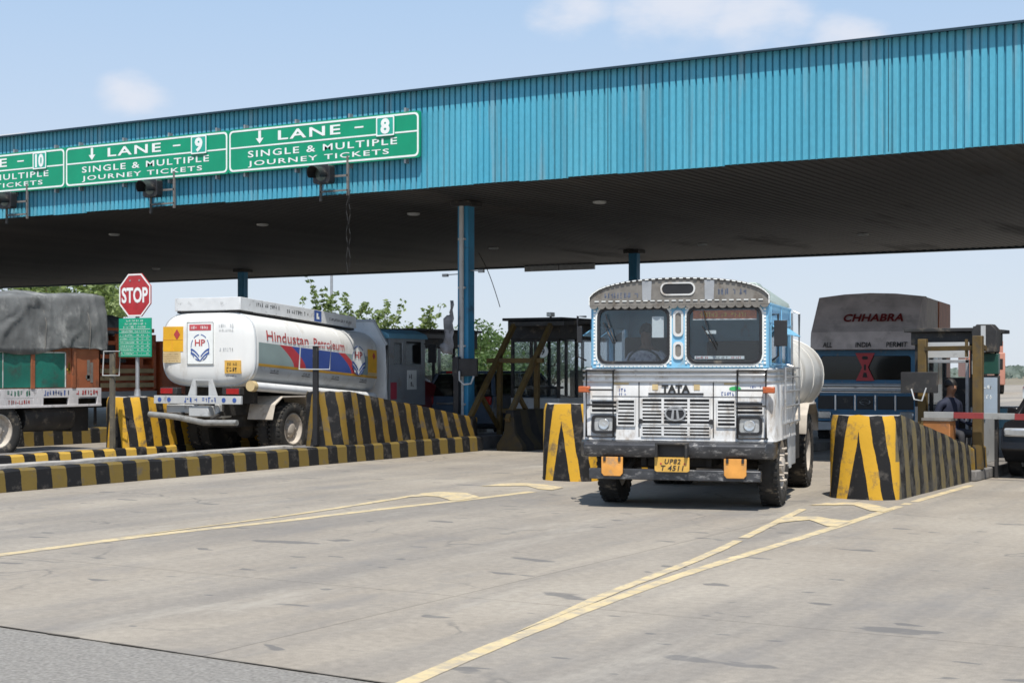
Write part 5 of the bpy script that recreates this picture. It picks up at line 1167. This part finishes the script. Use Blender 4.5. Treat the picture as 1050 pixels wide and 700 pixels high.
mb.add(V, F); o = mb.build('tarpaulin', M_.tarp, P, ang=80); sm = o.modifiers.new('thick', 'SOLIDIFY'); sm.thickness = .012
mb = MB()
for y in (1.3, 3.55, 5.3, 6.4): mb.tube([(1.19, y, 2.02), (1.20, y+.02, 2.5), (1.08, y, 2.9)], .007, 5)
mb.build('rope', M_.visor, P)
mb = MB(); mb.bx(.35, .45, L0-2, L1, .8, 1.2); mb.bx(-.45, -.35, L0-2, L1, .8, 1.2); mb.cyl((-.8, 4.3, .52), (.8, 4.3, .52), .08); mb.build('chassis', M_.chassis, P)
mb = MB(); mb.bx(-.95, .55, 2.8, L1-.1, .50, .92); mb.bx(.5, .98, 2.0, 3.6, .45, .92); mb.build('shade_block', M_.chassis, P)  # dark boxes added to fill the shaded gap under the bed
mb = MB(); mb.cyl((.80, 4.95, .74), (.80, 6.15, .74), .27, n=20); mb.build('fuel_tank', M_.dark, P, .01)
mb = MB(); mb.bx(.5, .95, 6.15, 6.6, .45, .9); mb.bx(1.02, 1.05, 6.66, 6.72, .55, 1.0); mb.build('tool_box', M_.chassis, P, .01)
for s in (-1, 1):
    wheel(P, s*.98, 4.3, .52, .27, s, M_.mud, tread=44); wheel(P, s*.69, 4.3, .52, .25, s, M_.dark); wheel(P, s*.95, -1.0, .50, .25, s, M_.mud)
mb = MB(); mb.bx(-1.08, 1.08, -2.0, -.2, .8, 2.5); mb.build('cab', M_.brownp, P, .04)

# ------------------------------------------------------------------ orange stake-sided truck further left
ot = thing('stake_truck', 'orange stake-sided truck with cream boards, behind the stop sign', 'truck', (-28.3, 22.9, 0), 0, 'trucks at the toll plaza')
P = ot
mb = MB()
for y in (.1, 1.1, 2.1, 3.1, 4.1, 4.9, 5.35): mb.bx(1.02, 1.10, y-.05, y+.05, 1.15, 2.65 if y < 5 else 2.5)
for z in (1.95, 2.28, 2.6): mb.bx(1.03, 1.09, .1, 5.35, z-.05, z+.05)
for x in (-1.0, -.5, 0, .5): mb.bx(x-.05, x+.05, 5.3, 5.4, 1.15, 2.6)
mb.build('stake_frame', M_.orangep, P, .008)
mb = MB(); mb.bx(.98, 1.02, .0, 5.4, 1.15, 1.75); mb.bx(-1.05, -1.0, 0, 5.4, 1.15, 2.5); mb.bx(-1.05, 1.05, 0, .05, 1.15, 2.5); mb.bx(-1.05, 1.02, 5.32, 5.36, 1.15, 2.5); mb.bx(-1.05, 1.05, 0, 5.4, 1.1, 1.15); mb.build('cargo_body', M_.orangep, P, .008)
mb = MB()
for z in (1.25, 1.42, 1.6): mb.bx(1.10, 1.125, .05, 5.3, z-.055, z+.055)
mb.build('side_board', M_.cream, P, .006)
mb = MB(); mb.bx(1.0, 1.06, 3.6, 4.4, 1.8, 2.25); mb.build('opening_shade', M_.black, P)  # black box painting in the dark inside of an opening
mb = MB(); mb.bx(-1.08, 1.12, 0, 5.4, .95, 1.1); mb.build('bed_frame', M_.palegrey, P)
mb = MB(); mb.ring([[(x, y, z) for x, z in ((-1.1, 2.55), (-.7, 2.9+.06*math.sin(y*3)), (.4, 3.0+.05*math.sin(y*4)), (.95, 2.85), (1.13, 2.5))] for y in (-.05, .8, 1.6, 2.4, 3.2, 4.0, 4.6)]); mb.build('tarpaulin', M_.tarp, P, ang=70)
mb = MB(); mb.bx(-1.0, 1.05, 4.62, 5.3, 2.5, 2.72); mb.build('blue_bundle', M_.bluetrim, P, .05)
mb = MB(); mb.bx(-.45, .45, 0, 7.4, .7, .95); mb.build('chassis', M_.chassis, P)
mb = MB(); mb.bx(-1.05, .98, 5.7, 7.3, .8, 2.35); mb.build('cab', M_.orangep, P, .05)
for s in (-1, 1): wheel(P, s*.93, 1.6, .5, .27, s, M_.mud); wheel(P, s*.93, 6.4, .5, .26, s, M_.mud)

# ------------------------------------------------------------------ toll booths and their guard frames
def booth(name_label, cat_x0, x1, y0, y1, base, sill=1.0, glz=2.02, top=2.42, wallm=None, wide_open=False):
    x0 = cat_x0; t = thing('toll_booth', name_label, 'toll booth', ((x0+x1)/2, (y0+y1)/2, base), 0, 'toll booths under the canopy'); hx, hy = (x1-x0)/2, (y1-y0)/2
    wm = wallm or M_.palegrey; s_, g_, tp = sill, glz, top
    mb = MB()
    if wide_open: mb.bx(-hx, hx, hy-.05, hy, 0, s_); mb.bx(-hx, -hx+.05, -hy, hy, 0, s_); mb.bx(hx-.05, hx, -hy, hy, 0, s_)
    else:
        mb.bx(-hx, hx, -hy, -hy+.05, 0, s_); mb.bx(-hx, hx, hy-.05, hy, 0, s_); mb.bx(-hx, -hx+.05, -hy+.05, hy-.05, 0, s_); mb.bx(hx-.05, hx, -hy+.05, hy-.05, 0, s_)
    mb.build('wall', wm, t, .006)
    mb = MB(); ny = max(2, int(2*hy/.75))
    for k in range(ny+1):
        y = -hy+.03+(2*hy-.06)*k/ny
        for s in (-1, 1): mb.bx(s*(hx-.03)-.03, s*(hx-.03)+.03, y-.03, y+.03, s_, g_)
    for x in ((0,) if not wide_open else (-hx*.45,)): mb.bx(x-.025, x+.025, -hy, -hy+.05, s_ if not wide_open else 0, g_)
    mb.bx(-hx, hx, -hy-.004, -hy+.05, g_-.06, g_); mb.build('window_frame', M_.dark, t)
    mb = MB()
    for s in (-1, 1):
        for k in range(ny):
            ya = -hy+.06+(2*hy-.06)*k/ny; yb = -hy+(2*hy-.06)*(k+1)/ny
            mb.bx(s*(hx-.03)-.004, s*(hx-.03)+.004, ya, yb, s_, g_)
    if not wide_open: mb.bx(-hx+.06, -.03, -hy+.02, -hy+.028, s_, g_-.06); mb.bx(.03, hx-.06, -hy+.02, -hy+.028, s_, g_-.06)
    mb.build('window', M_.boothglass, t)
    mb = MB(); mb.bx(-hx-.05, hx+.05, -hy-.05, hy+.05, g_, tp); mb.bx(-hx-.14, hx+.14, -hy-.14, hy+.14, tp, tp+.06); mb.build('roof', M_.dark, t, .01)  # roof colour darkened to paint in shade over the right hand booth
    mb = MB(); mb.bx(-hx+.2, hx-.2, .1, .55, .0, .75); mb.bx(-.2, .2, -.1, .05, .75, 1.35); mb.bx(-hx+.1, hx-.1, -hy+.1, -hy+.4, .95, 1.0) if not wide_open else None; mb.build('counter', M_.black, t, .01)
    return t
b1 = booth('dark glazed toll booth behind yellow braces, between blue column and white truck', -16.95, -15.75, 28.5, 32.6, .27, sill=.75)
mb = MB(); mb.use(M_.signwhite); mb.prism([(.22+.13*math.cos(R(a)), 1.75+.13*math.sin(R(a))) for a in range(0, 360, 20)], 'xz', -2.09, -2.075); put_text(mb, M_.ink, '9', .22, -2.092, 1.75, .10, .15, .02); mb.build('number_disc', None, b1)
def yellow(name='frame_yellow_shaded'): return mat(name, (.10, .062, .014), .7, 0, .3, 4, GRIME, .3, 5)  # yellow darkened to brown so the paint carries the posts' shade
t = thing('guard_frame', 'yellow slanting brace frame with dark roof slab in front of the glazed booth', 'frame', (-16.3, 26.2, .27), 0, 'yellow guard frames before the booths')
mb = MB()
for x in (-.24, .66):
    mb.bar((x, -.05, .35), (x, 1.75, 2.32), .10); mb.bar((x, 1.15, .0), (x, 1.15, 1.66), .10); mb.bar((x, .40, 0.84), (x, 1.1, .15), .08)
for z, y in ((1.55, 1.02), (.5, 1.13)): mb.bar((-.5 if z > 1 else -.24, y+.06, z), (.85 if z > 1 else .66, y+.06, z), .10)
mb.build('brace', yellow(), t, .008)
mb = MB(); mb.ring([[(-.36, y, z), (1.0, y, z), (1.0, y, z+.10), (-.36, y, z+.10)] for y, z in ((1.70, 2.28), (3.2, 2.36), (6.6, 2.28))]); mb.bx(-.36, -.28, 6.3, 6.4, 0, 2.3); mb.bx(.72, .8, 6.3, 6.4, 0, 2.3); mb.build('roof_slab', M_.dark, t, .01)
t = thing('roof_camera', 'small white camera on the roof slab over the glazed booth', 'camera', (-15.9, 28.4, 2.70))
MB().box((0, 0, .11), (.10, .2, .09)).build('body', M_.signwhite, t, .01); MB().cyl((0, 0, -.05), (0, 0, .08), .025).build('stand', M_.black, t)
# island behind the tanker: black framed booth
b2 = booth('black framed booth beyond the tanker cab, left of the blue column', -21.8, -20.7, 30.2, 33.0, .14, sill=.5, wallm=M_.dark)
t = thing('guard_frame', 'black pipe frame standing before the booth beyond the tanker cab', 'frame', (-21.2, 29.2, .14), 0)
mb = MB()
for x in (-.55, .6):
    mb.bar((x, 0, 0), (x, 0, 2.35), .1); mb.bar((x, 2.2, 2.3), (x, 0, 2.3), .1)
for z in (2.3, 1.95): mb.bar((-.6, 0, z), (.65, 0, z), .09)
mb.build('pipe', M_.black, t); MB().bx(-.5, .5, .05, .12, 1.38, 1.88).build('board', M_.dark, t, .01)
# right hand booth with attendant
b3 = booth('grey toll booth with open doorway on the right island, behind yellow posts', -6.75, -5.84, 23.75, 25.4, .16, sill=.9, glz=1.86, top=2.06, wide_open=True)
mb = MB(); mb.bx(-.32, .40, -.89, -.876, 1.66, 1.90); mb.build('header_panel', M_.palegrey, b3, .004)
mb = MB(); mb.bx(-.34, -.29, -.88, -.83, 0, 1.63); mb.bx(.34, .39, -.88, -.83, 0, 1.63); mb.bx(-.34, .39, -.88, -.83, 1.58, 1.63); mb.build('door_frame', M_.signback, b3, .004)
t = thing('guard_frame', 'two yellow posts, shade put into their paint, with cross rail in front of the right hand booth', 'frame', (-6.0, 23.1, .16), 0, 'yellow guard frames before the booths')
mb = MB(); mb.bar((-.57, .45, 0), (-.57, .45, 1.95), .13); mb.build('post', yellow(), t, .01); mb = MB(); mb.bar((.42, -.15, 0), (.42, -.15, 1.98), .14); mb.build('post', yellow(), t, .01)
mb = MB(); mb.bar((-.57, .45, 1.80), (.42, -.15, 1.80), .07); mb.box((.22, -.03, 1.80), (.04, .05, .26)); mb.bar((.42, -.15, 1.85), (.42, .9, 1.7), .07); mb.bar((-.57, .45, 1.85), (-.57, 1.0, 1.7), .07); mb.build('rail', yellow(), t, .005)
t = thing('lane_board', 'dark blank board with pale hose on the left yellow post of the right booth', 'sign', (-6.62, 23.3, 1.44))
MB().bx(-.22, .35, -.02, .02, -.16, .16).build('board', M_.dark, t, .008)
mb = MB(); mb.tube([(-.05, -.03, -.1), (0, -.05, -.26), (.12, -.05, -.28), (.18, -.03, -.08)], .012, 6); mb.build('hose', M_.palegrey, t)
t = thing('lane_light_box', 'grey box light on top of the green signal panel right of the booth', 'traffic light', (-5.58, 23.45, 1.90))
mb = MB(); mb.prism([(-.17, 0), (.17, 0), (.19, .32), (.10, .42), (-.12, .42), (-.19, .32)], 'xz', -.12, .14); mb.build('housing', M_.dark, t, .01); MB().bx(-.05, .02, -.13, -.12, 0, .4).build('strip', M_.palegrey, t)
t = thing('green_sign', 'dark green signal panel between grey box light and white notice board', 'sign', (-5.58, 23.45, 1.57))
MB().bx(-.20, .19, -.05, .06, .0, .31).build('panel', mat('panel_green', (.015, .06, .045), .35, 0, .1, 3), t, .008); MB().bx(-.20, -.14, -.056, -.05, 0, .31).build('edge', M_.palegrey, t)
t = thing('white_notice', 'pale notice board with faint writing under the dark green signal panel', 'sign', (-5.58, 23.45, .95))
MB().bx(-.18, .2, -.025, .025, .0, .60).build('frame', M_.dark, t, .006)
mb = MB(); mb.bx(-.15, .17, -.03, -.025, .03, .57); bd = mb.build('sheet', mat('notice_pale', (.30, .36, .42), .4, 0, .08, 4), t)
mb = MB(); scribble(mb, M_.signwhite, .01, -.033, .42, .26, .07, 3); scribble(mb, M_.signwhite, .01, -.033, .28, .2, .08, 4); mb.build('lettering', None, bd, fixn=False)
t = thing('signal_mast', 'dark steel mast behind the boards right of the booth', 'post', (-5.60, 23.57, 0))
mb = MB(); mb.bx(-.2, -.12, -.04, .04, 0, 2.3); mb.bx(.12, .17, -.04, .04, 0, 1.9); mb.build('pole', M_.dark, t, .006)
# boom gate
t = thing('boom_gate', 'red and white boom lowered across the right lane, with orange brown cabinet', 'barrier gate', (-6.1, 22.75, .16))
mb = MB(); mb.bx(-.2, .2, -.16, .16, 0, .72); mb.build('cabinet', mat('cabinet_orange', (.30, .12, .035), .5, 0, .15, 4, GRIME, .2, 5), t, .012)
mb = MB(); mb.bx(-.202, .202, -.165, -.16, .40, .42); mb.bx(-.22, .22, -.18, .18, .72, .76); mb.build('lid', M_.visor, t, .005)
cols = (mat('boom_white_shaded', (.27, .27, .26), .5, 0, .15, 4, GRIME, .2, 5), mat('boom_red_shaded', (.22, .03, .03), .5, 0, .2, 5))  # boom red and white darkened, this lane's shade put into the colour
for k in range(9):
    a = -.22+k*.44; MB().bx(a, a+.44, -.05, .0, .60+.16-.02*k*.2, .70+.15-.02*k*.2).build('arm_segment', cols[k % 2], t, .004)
# attendant
J = [(0,0,0),(0,0,.15),(0,-.01,.32),(0,-.02,.46),(0,-.02,.56),(0,-.035,.62),(0,-.04,.71),(0,-.03,.79),(0,-.13,.66),
     (.18,0,.43),(.24,.03,.18),(.30,-.20,.10),(-.18,0,.43),(-.25,.03,.16),(-.22,-.12,-.06),
     (.10,-.05,-.02),(.13,-.44,-.01),(.13,-.40,-.42),(.14,-.52,-.46),(-.10,-.05,-.02),(-.13,-.44,-.01),(-.13,-.40,-.42),(-.14,-.52,-.46)]
J = [Vector(p) for p in J]; E = [(0,1),(1,2),(2,3),(3,4),(4,5),(5,6),(6,7),(6,8),(3,9),(9,10),(10,11),(3,12),(12,13),(13,14),(0,15),(15,16),(16,17),(17,18),(0,19),(19,20),(20,21),(21,22)]
Rr = [(.16,.11),(.15,.11),(.18,.12),(.11,.085),.052,.068,.088,.058,.017,.066,.047,.03,.066,.047,.03,.085,.062,.045,.042,.085,.062,.045,.042]
hand(J, E, Rr, 11, (.4, -.9, .1), (0, .1, -1)); hand(J, E, Rr, 14, (0, -.3, -1), (0, -1, .2), -1)
navy = mat('navy_shirt', (.012, .016, .035), .8, 0, .2, 6)
def reg2(c):
    if c.z > .535: return M_.skin
    if c.y < -.19 and c.z < .2 and c.x > .2: return M_.skin
    if c.x < -.15 and -.25 < c.z < -.05 and c.y > -.3 and c.x < -.19: return M_.skin
    if c.z < -.40: return M_.black
    return trou if c.z < -.02 or (c.y < -.2 and c.z < .08 and abs(c.x) < .2) else navy
person('man in dark navy shirt sitting at the doorway of the right hand booth', (-6.16, 23.55, .68), 55, J, E, Rr, reg2, 0, ((0, -.03, .735), (.09, .105, .095)), face=(0, -.13, .705))

t = thing('stool', 'dark stool under the man in navy at the right hand booth', 'stool', (-6.16, 23.55, .16), 55)
MB().lathe([(.001, .36), (.15, .36), (.16, .38), (.15, .42), (.001, .42)], (0, 0, 0), (0, 0, 1), 16).build('seat', M_.black, t)
for a in (45, 135, 225, 315): MB().bar((.14*math.cos(R(a)), .14*math.sin(R(a)), 0), (.09*math.cos(R(a)), .09*math.sin(R(a)), .37), .025).build('leg', M_.dark, t)

# ------------------------------------------------------------------ cars
def car(label, cat, loc, rz, paint, L=4.2, W=1.7, H=1.5, suv=False, grp='cars at the toll plaza', glassm=None):
    t = thing('suv' if suv else 'car', label, cat, loc, rz, grp); hw = W/2; gz = .95 if suv else .88; gc = .24
    prof = [(-L/2, .45), (-L/2+.04, .72), (-L/2+.25, .84), (-L/2+1.05, gz), (L/2-.12, gz+.03), (L/2, .7), (L/2-.02, .40), (L/2-.3, gc), (-L/2+.3, gc)] if not suv else [(-L/2, .5), (-L/2+.02, .85), (-L/2+.2, .98), (-L/2+1.15, gz+.1), (L/2-.08, gz+.1), (L/2, .8), (L/2-.02, .45), (L/2-.25, .32), (-L/2+.3, .32)]
    mb = MB(); mb.ring([[(x*(1 if 0 < i < 4 else .96), y*(1 if 0 < i < 4 else .985), z) for y, z in prof] for i, x in enumerate((-hw, -hw*.97, 0, hw*.97, hw))]); mb.build('body', paint, t, .05, seg=3)
    zb = gz+.02 if not suv else gz+.11; f0, f1, r1, r0 = (-L/2+1.0, -L/2+1.75, L/2-.75, L/2-.12) if not suv else (-L/2+1.15, -L/2+1.75, L/2-.30, L/2-.06)
    tw = hw*.78
    def gh(f, inset=0): # ring of greenhouse at height fraction f
        y0 = f0+(f1-f0)*f; y1 = r0+(r1-r0)*f; xw = hw*.96+(tw-hw*.96)*f; z = zb+(H-.06-zb)*f
        return [(-xw, y0, z), (xw, y0, z), (xw, y1, z), (-xw, y1, z)]
    mb = MB(); rt = gh(1); mb.ring([[(x*1.0, y, z) for x, y, z in rt], [(x*.93, y*.95+(.02), H) for x, y, z in rt]])
    for i, j in ((0, 1), (1, 2), (2, 3), (3, 0)): pass
    for i in range(4): mb.bar(gh(0)[i], gh(1)[i], .09, .07)
    for s in (0, 1):
        a = Vector(gh(0)[s*1+0 if s == 0 else 1]); b = Vector(gh(0)[3 if s == 0 else 2]); c = Vector(gh(1)[0 if s == 0 else 1]); d = Vector(gh(1)[3 if s == 0 else 2]); mb.bar(a.lerp(b, .52), c.lerp(d, .45), .07, .05)
    mb.build('roof', paint, t, .02)
    mb = MB(); g0 = [(x*.975, y*.99, z) for x, y, z in gh(-.05)]; g1 = [(x*.975, y*.985, z) for x, y, z in gh(.98)]
    for i in range(4): j = (i+1) % 4; mb.add([g0[i], g0[j], g1[j], g1[i]], [(0, 1, 2, 3)])
    mb.build('window', glassm or M_.glassd, t)
    for s in (-1, 1):
        MB().box((s*hw*.72, -L/2+.035, .70 if not suv else .82), (.34, .14, .13)).build('headlight', M_.lens, t, .03)
        MB().box((s*hw*.82, L/2-.01, .80 if not suv else .95), (.2, .08, .18)).build('tail_light', M_.taill, t, .02)
        MB().box((s*(hw+.09), f0+.35, zb+.08), (.18, .1, .13)).build('mirror', paint, t, .03)
        for y in (-L/2+.8, L/2-.78): wheel(t, s*(hw-.10), y, .33 if not suv else .37, .20, s, M_.silver, tread=0)
    MB().bx(-hw*.45, hw*.45, -L/2-.012, -L/2+.02, .52, .66).build('grille', M_.black, t, .01)
    mb = MB(); mb.bx(-.26, .26, L/2-.005, L/2+.02, .55, .66); mb.bx(-.26, .26, -L/2-.02, -L/2+.005, .36, .46); mb.build('number_plate', M_.signwhite, t, .004)
    return t
navyp = mat('dark_blue_car_paint', (.055, .08, .115), .25, 0, .08, 3); 
sv = car('dark blue suv seen from behind, between the tanker cab and blue column', 'car', (-18.3, 30.5, 0), 181, navyp, 4.2, 1.85, 1.6, True)
MB().bx(-.32, .32, 2.0, 2.08, 1.55, 1.60).build('brake_light', M_.taill, sv, .01); MB().bx(-.55, .55, 2.10, 2.125, .86, .90).build('chrome_strip', M_.chrome, sv, .006)
mb = MB(); mb.tube([(.06*math.cos(R(a)), 2.125, 1.0+.045*math.sin(R(a))) for a in range(0, 361, 24)], .009, 6); mb.tube([(-.05, 2.125, 1.0), (.05, 2.125, 1.0)], .008, 6); mb.build('emblem', M_.chrome, sv)
car('black car waiting behind the red and white boom at the right edge', 'car', (-4.52, 25.5, 0), 0, mat('black_car_paint', (.012, .012, .014), .2, 0, .1, 3), 4.2, 1.72, 1.5)
car('small white hatchback far beyond the right hand booth', 'car', (-12.6, 66, 0), 40, M_.white, 3.8, 1.6, 1.5)
# far container lorry
t = thing('container_lorry', 'distant lorry with orange container, right of the toll booth', 'truck', (-24.0, 101, 0), 18, 'trucks at the toll plaza')
MB().bx(-1.22, 1.22, 2.2, 9, 1.1, 3.5).build('container', mat('container_orange', (.44, .20, .14), .55, 0, .12, 1.5), t, .03)
MB().bx(-1.15, 1.15, 0, 2.0, .6, 2.7).build('cab', MC['container_orange'], t, .06); MB().bx(-1.0, 1.0, -.012, .01, 1.6, 2.3).build('windscreen', M_.glassd, t); MB().bx(-.5, .5, .1, 9, .7, 1.1).build('chassis', M_.chassis, t)
for s in (-1, 1):
    for y in (1.0, 6.9, 8.1): wheel(t, s*1.0, y, .5, .28, s, M_.mud, tread=0)
t = thing('low_blue_wall', 'low pale blue wall beyond the white notice board right of the booth', 'wall', (-9.9, 43.2, 0), 18)
mb = MB(); mb.bx(-.9, 1.4, 0, .25, 0, .56); mb.build('wall', mat('wall_pale_blue', (.25, .52, .68), .6, 0, .12, 2), t, .02); MB().bx(-.93, 1.43, -.03, .28, .56, .61).build('coping', M_.palegrey, t, .01)

# ------------------------------------------------------------------ trees, poles and far edge
def tree(label, x, y, h, cr, leafm, n, leaf=.22, trunk=.10, sparse=False, seed=1, grp='trees beyond the toll plaza', name='tree', low=.3, flat=.6):
    r = random.Random(seed); t = thing(name, label, 'tree', (x, y, 0), 0, grp)
    mb = MB(); top = h*.62; pts = [(r.uniform(-.1, .1)*k, r.uniform(-.1, .1)*k, top*k/5) for k in range(6)]
    mb.tube(pts, [trunk*(1-.13*k) for k in range(6)], 8); cl = []
    nl = 9 if not sparse else 8
    for k in range(nl):
        a = 2*math.pi*k/nl+r.uniform(-.3, .3); z0 = h*r.uniform(low, .6); z1 = h*r.uniform(max(low+.1, .55), 1.0); rr = cr*r.uniform(.45, 1.0)*(1 if z1 < h*.8 else .6)
        base = Vector((pts[3][0], pts[3][1], min(z0, top))); tip = Vector((rr*math.cos(a), rr*math.sin(a), z1)); mid = base.lerp(tip, .5)+Vector((0, 0, -.12*h*.3))
        mb.tube([base, mid, tip], [trunk*.5, trunk*.3, trunk*.1], 5); cl.append((tip, r.uniform(.35, .6)*cr*(.32 if sparse else 1)))
        if sparse:
            cl.pop()
            for f in (.15, .35, .5, .65, .8, .92): cl.append((mid.lerp(tip, f)+Vector((r.gauss(0, .06), r.gauss(0, .06), .05)), r.uniform(.10, .20)*cr))
            tip2 = tip+Vector((r.uniform(-.4, .4), r.uniform(-.4, .4), r.uniform(.2, .9))); mb.tube([tip, tip2], [trunk*.1, trunk*.06], 4); cl += [(tip.lerp(tip2, f), r.uniform(.07, .14)*cr) for f in (.3, .65, 1.)]
            tip3 = tip+Vector((r.uniform(-.5, .5), r.uniform(-.5, .5), r.uniform(-.1, .5))); mb.tube([mid, tip3], [trunk*.12, trunk*.05], 4); cl += [(mid.lerp(tip3, f), r.uniform(.08, .16)*cr) for f in (.4, .6, .8, 1.)]
    mb.build('trunk', M_.trunk, t)
    if not sparse:
        for k in range(int(10*1)): a = r.uniform(0, 6.28); rr = cr*r.uniform(.1, .85); cl.append((Vector((rr*math.cos(a), rr*math.sin(a), h*r.uniform(low+.05, .92))), cr*r.uniform(.25, .45)))
    V = []; F = []
    for i in range(n):
        c, s = r.choice(cl)
        while True:
            d = Vector((r.uniform(-1, 1), r.uniform(-1, 1), r.uniform(-1, 1)))
            if d.length < 1: break
        d = d.normalized()*(d.length**.5)
        p = c+Vector((d.x*s, d.y*s, d.z*s*flat)); 
        if p.z < .1: p.z = .1+r.random()*.3
        u = Vector((r.gauss(0, 1), r.gauss(0, 1), r.gauss(0, .6))).normalized(); v_ = u.cross(Vector((r.gauss(0, 1), r.gauss(0, 1), r.gauss(0, 1)))).normalized(); a = leaf*r.uniform(.5, 1.2); b = a*.55
        o = len(V); V += [p-u*a*.5, p+v_*b*.5, p+u*a*.5, p-v_*b*.5]; F.append((o, o+1, o+2, o+3))
    MB().add(V, F).build('crown', leafm, t, fixn=False)
    return t
def at(px, Z, y=None):
    c, s = math.cos(YAW), math.sin(YAW); u = (px-525)/1560; return (-s+u*c)*Z, (c+u*s)*Z
k = 0
for px, Z, h, cr, lab in ((15, 76, 7.4, 3.6, 'dense green tree above the grey tarpaulin, at the left edge'), (72, 74, 6.9, 3.4, 'dense green tree above the tarpaulin, beside the stop sign'), (112, 80, 5.9, 1.8, 'small dense tree just left of the stop sign')):
    x, y = at(px, Z); tree(lab, x, y, h, cr, M_.leaf2, 4500, .34, .16, seed=20+k, low=.35); k += 1
for px, Z, h, cr, lab in ((326, 60, 5.0, 1.1, 'thin sparse young tree behind the tanker, left of the lamp pole'), (362, 62, 4.7, 1.2, 'thin sparse young tree behind the tanker headboard'), (398, 60, 4.2, 1.3, 'sparse young tree above the blue cab roof'), (426, 58, 3.7, 1.2, 'sparse young tree right of the tanker cab')):
    x, y = at(px, Z); tree(lab, x, y, h, cr, M_.leaf2, 1000, .21, .06, True, seed=40+k, low=.25); k += 1
for px, Z, h, cr, m, lab in ((436, 88, 2.9, 2.2, M_.leaf3, 'low pale bush seen through the black booth'), (492, 86, 3.7, 2.3, M_.leaf, 'round green tree just right of the blue column'), (528, 92, 3.6, 2.4, M_.leaf3, 'pale green tree behind the yellow braces'), (512, 74, 2.0, 1.6, M_.leaf, 'low bright bush at the foot of the trees behind the braces'), (566, 90, 3.2, 2.4, M_.leaf3, 'pale tree seen through the glazed booth'), (468, 95, 3.4, 2.2, M_.leaf3, 'pale tree hidden partly by the blue column')):
    x, y = at(px, Z); tree(lab, x, y, h, cr, m, 2600, .26, .12, seed=60+k, low=.1, flat=.75); k += 1
# far wood along the horizon
V = []; F = []; r = random.Random(77)
for i in range(15000):
    a = r.uniform(-.52, 1.25); D = r.uniform(260, 330); x = -D*math.sin(a); y = D*math.cos(a); hh = 2.1+.8*math.sin(a*23)+.6*math.sin(a*61+1)
    p = Vector((x, y, r.random()**.8*max(1.5, hh))); s = r.uniform(.35, 1.0); u = Vector((math.cos(a+r.gauss(0, .5)), math.sin(a+r.gauss(0, .5)), r.gauss(0, .4))).normalized(); v_ = Vector((r.gauss(0, .3), r.gauss(0, .3), 1)).normalized()
    o = len(V); V += [p-u*s, p+v_*s*.7, p+u*s, p-v_*s*.7]; F.append((o, o+1, o+2, o+3))
o = MB().add(V, F).build('far_trees', leaf_mat('far_hazy_leaves', (.20, .24, .22)), None, fixn=False); o['kind'] = 'stuff'
def pole(label, px, Z, h):
    x, y = at(px, Z); t = thing('lamp_pole', label, 'lamp post', (x, y, 0), 0, 'distant lamp poles')
    MB().cyl((0, 0, 0), (0, 0, h), .09, .06).build('pole', M_.signback, t)
    mb = MB(); mb.tube([(0, 0, h), (.4, 0, h+.25), (1.3, 0, h+.35)], .04, 6); a_ = mb.build('arm', M_.signback, t); MB().box((1.55, 0, h+.36), (.6, .25, .12)).build('lamp', M_.palegrey, a_, .03)
pole('tall thin lamp pole rising behind the tanker', 340, 78, 9)
pole('distant lamp pole beyond the right edge lane', 1072, 120, 3.6)

# ------------------------------------------------------------------ every loose piece of a repeated part becomes a part of its own
def split_pieces(o):
    me = o.data; n = len(me.vertices); par = list(range(n))
    def find(a):
        while par[a] != a: par[a] = par[par[a]]; a = par[a]
        return a
    for e in me.edges:
        a, b = find(e.vertices[0]), find(e.vertices[1])
        if a != b: par[a] = b
    roots = {}
    for p in me.polygons: roots.setdefault(find(p.vertices[0]), []).append(p)
    if len(roots) < 2: return
    for polys in roots.values():
        idx = sorted({v for p in polys for v in p.vertices}); mp_ = {v: i for i, v in enumerate(idx)}
        m2 = bpy.data.meshes.new(o.name.split('.')[0]); m2.from_pydata([tuple(me.vertices[v].co) for v in idx], [], [[mp_[v] for v in p.vertices] for p in polys])
        for m in me.materials: m2.materials.append(m)
        for q, p in zip(m2.polygons, polys): q.material_index = p.material_index; q.use_smooth = True
        m2.set_sharp_from_angle(angle=R(38)); m2.update()
        c = o.copy(); c.data = m2; c.name = o.name.split('.')[0]; COL.objects.link(c)
    bpy.data.objects.remove(o)
SPLIT = {'stake', 'window', 'sheet_lap', 'trim_strip', 'visor_strap', 'sticker', 'grille_latch', 'bumper_bracket', 'bumper_arm', 'tank_saddle', 'tank_band', 'manhole', 'rope', 'cab_window', 'door_window', 'clip', 'bolt', 'catwalk_board', 'hanger', 'rear_gusset', 'brace', 'side_board', 'side_trim', 'end_plate', 'wiper', 'hatch', 'bracket_light', 'pole', 'seat', 'permit_paper', 'number_plate', 'panel_seam', 'chrome_bar', 'chrome_strip'}
for o in list(COL.objects):
    b = o.name.split('.')[0]
    if o.type == 'MESH' and o.parent and not o.children and (b in SPLIT or (b == 'bracket' and o.parent.name.startswith('lane_sign'))): split_pieces(o)
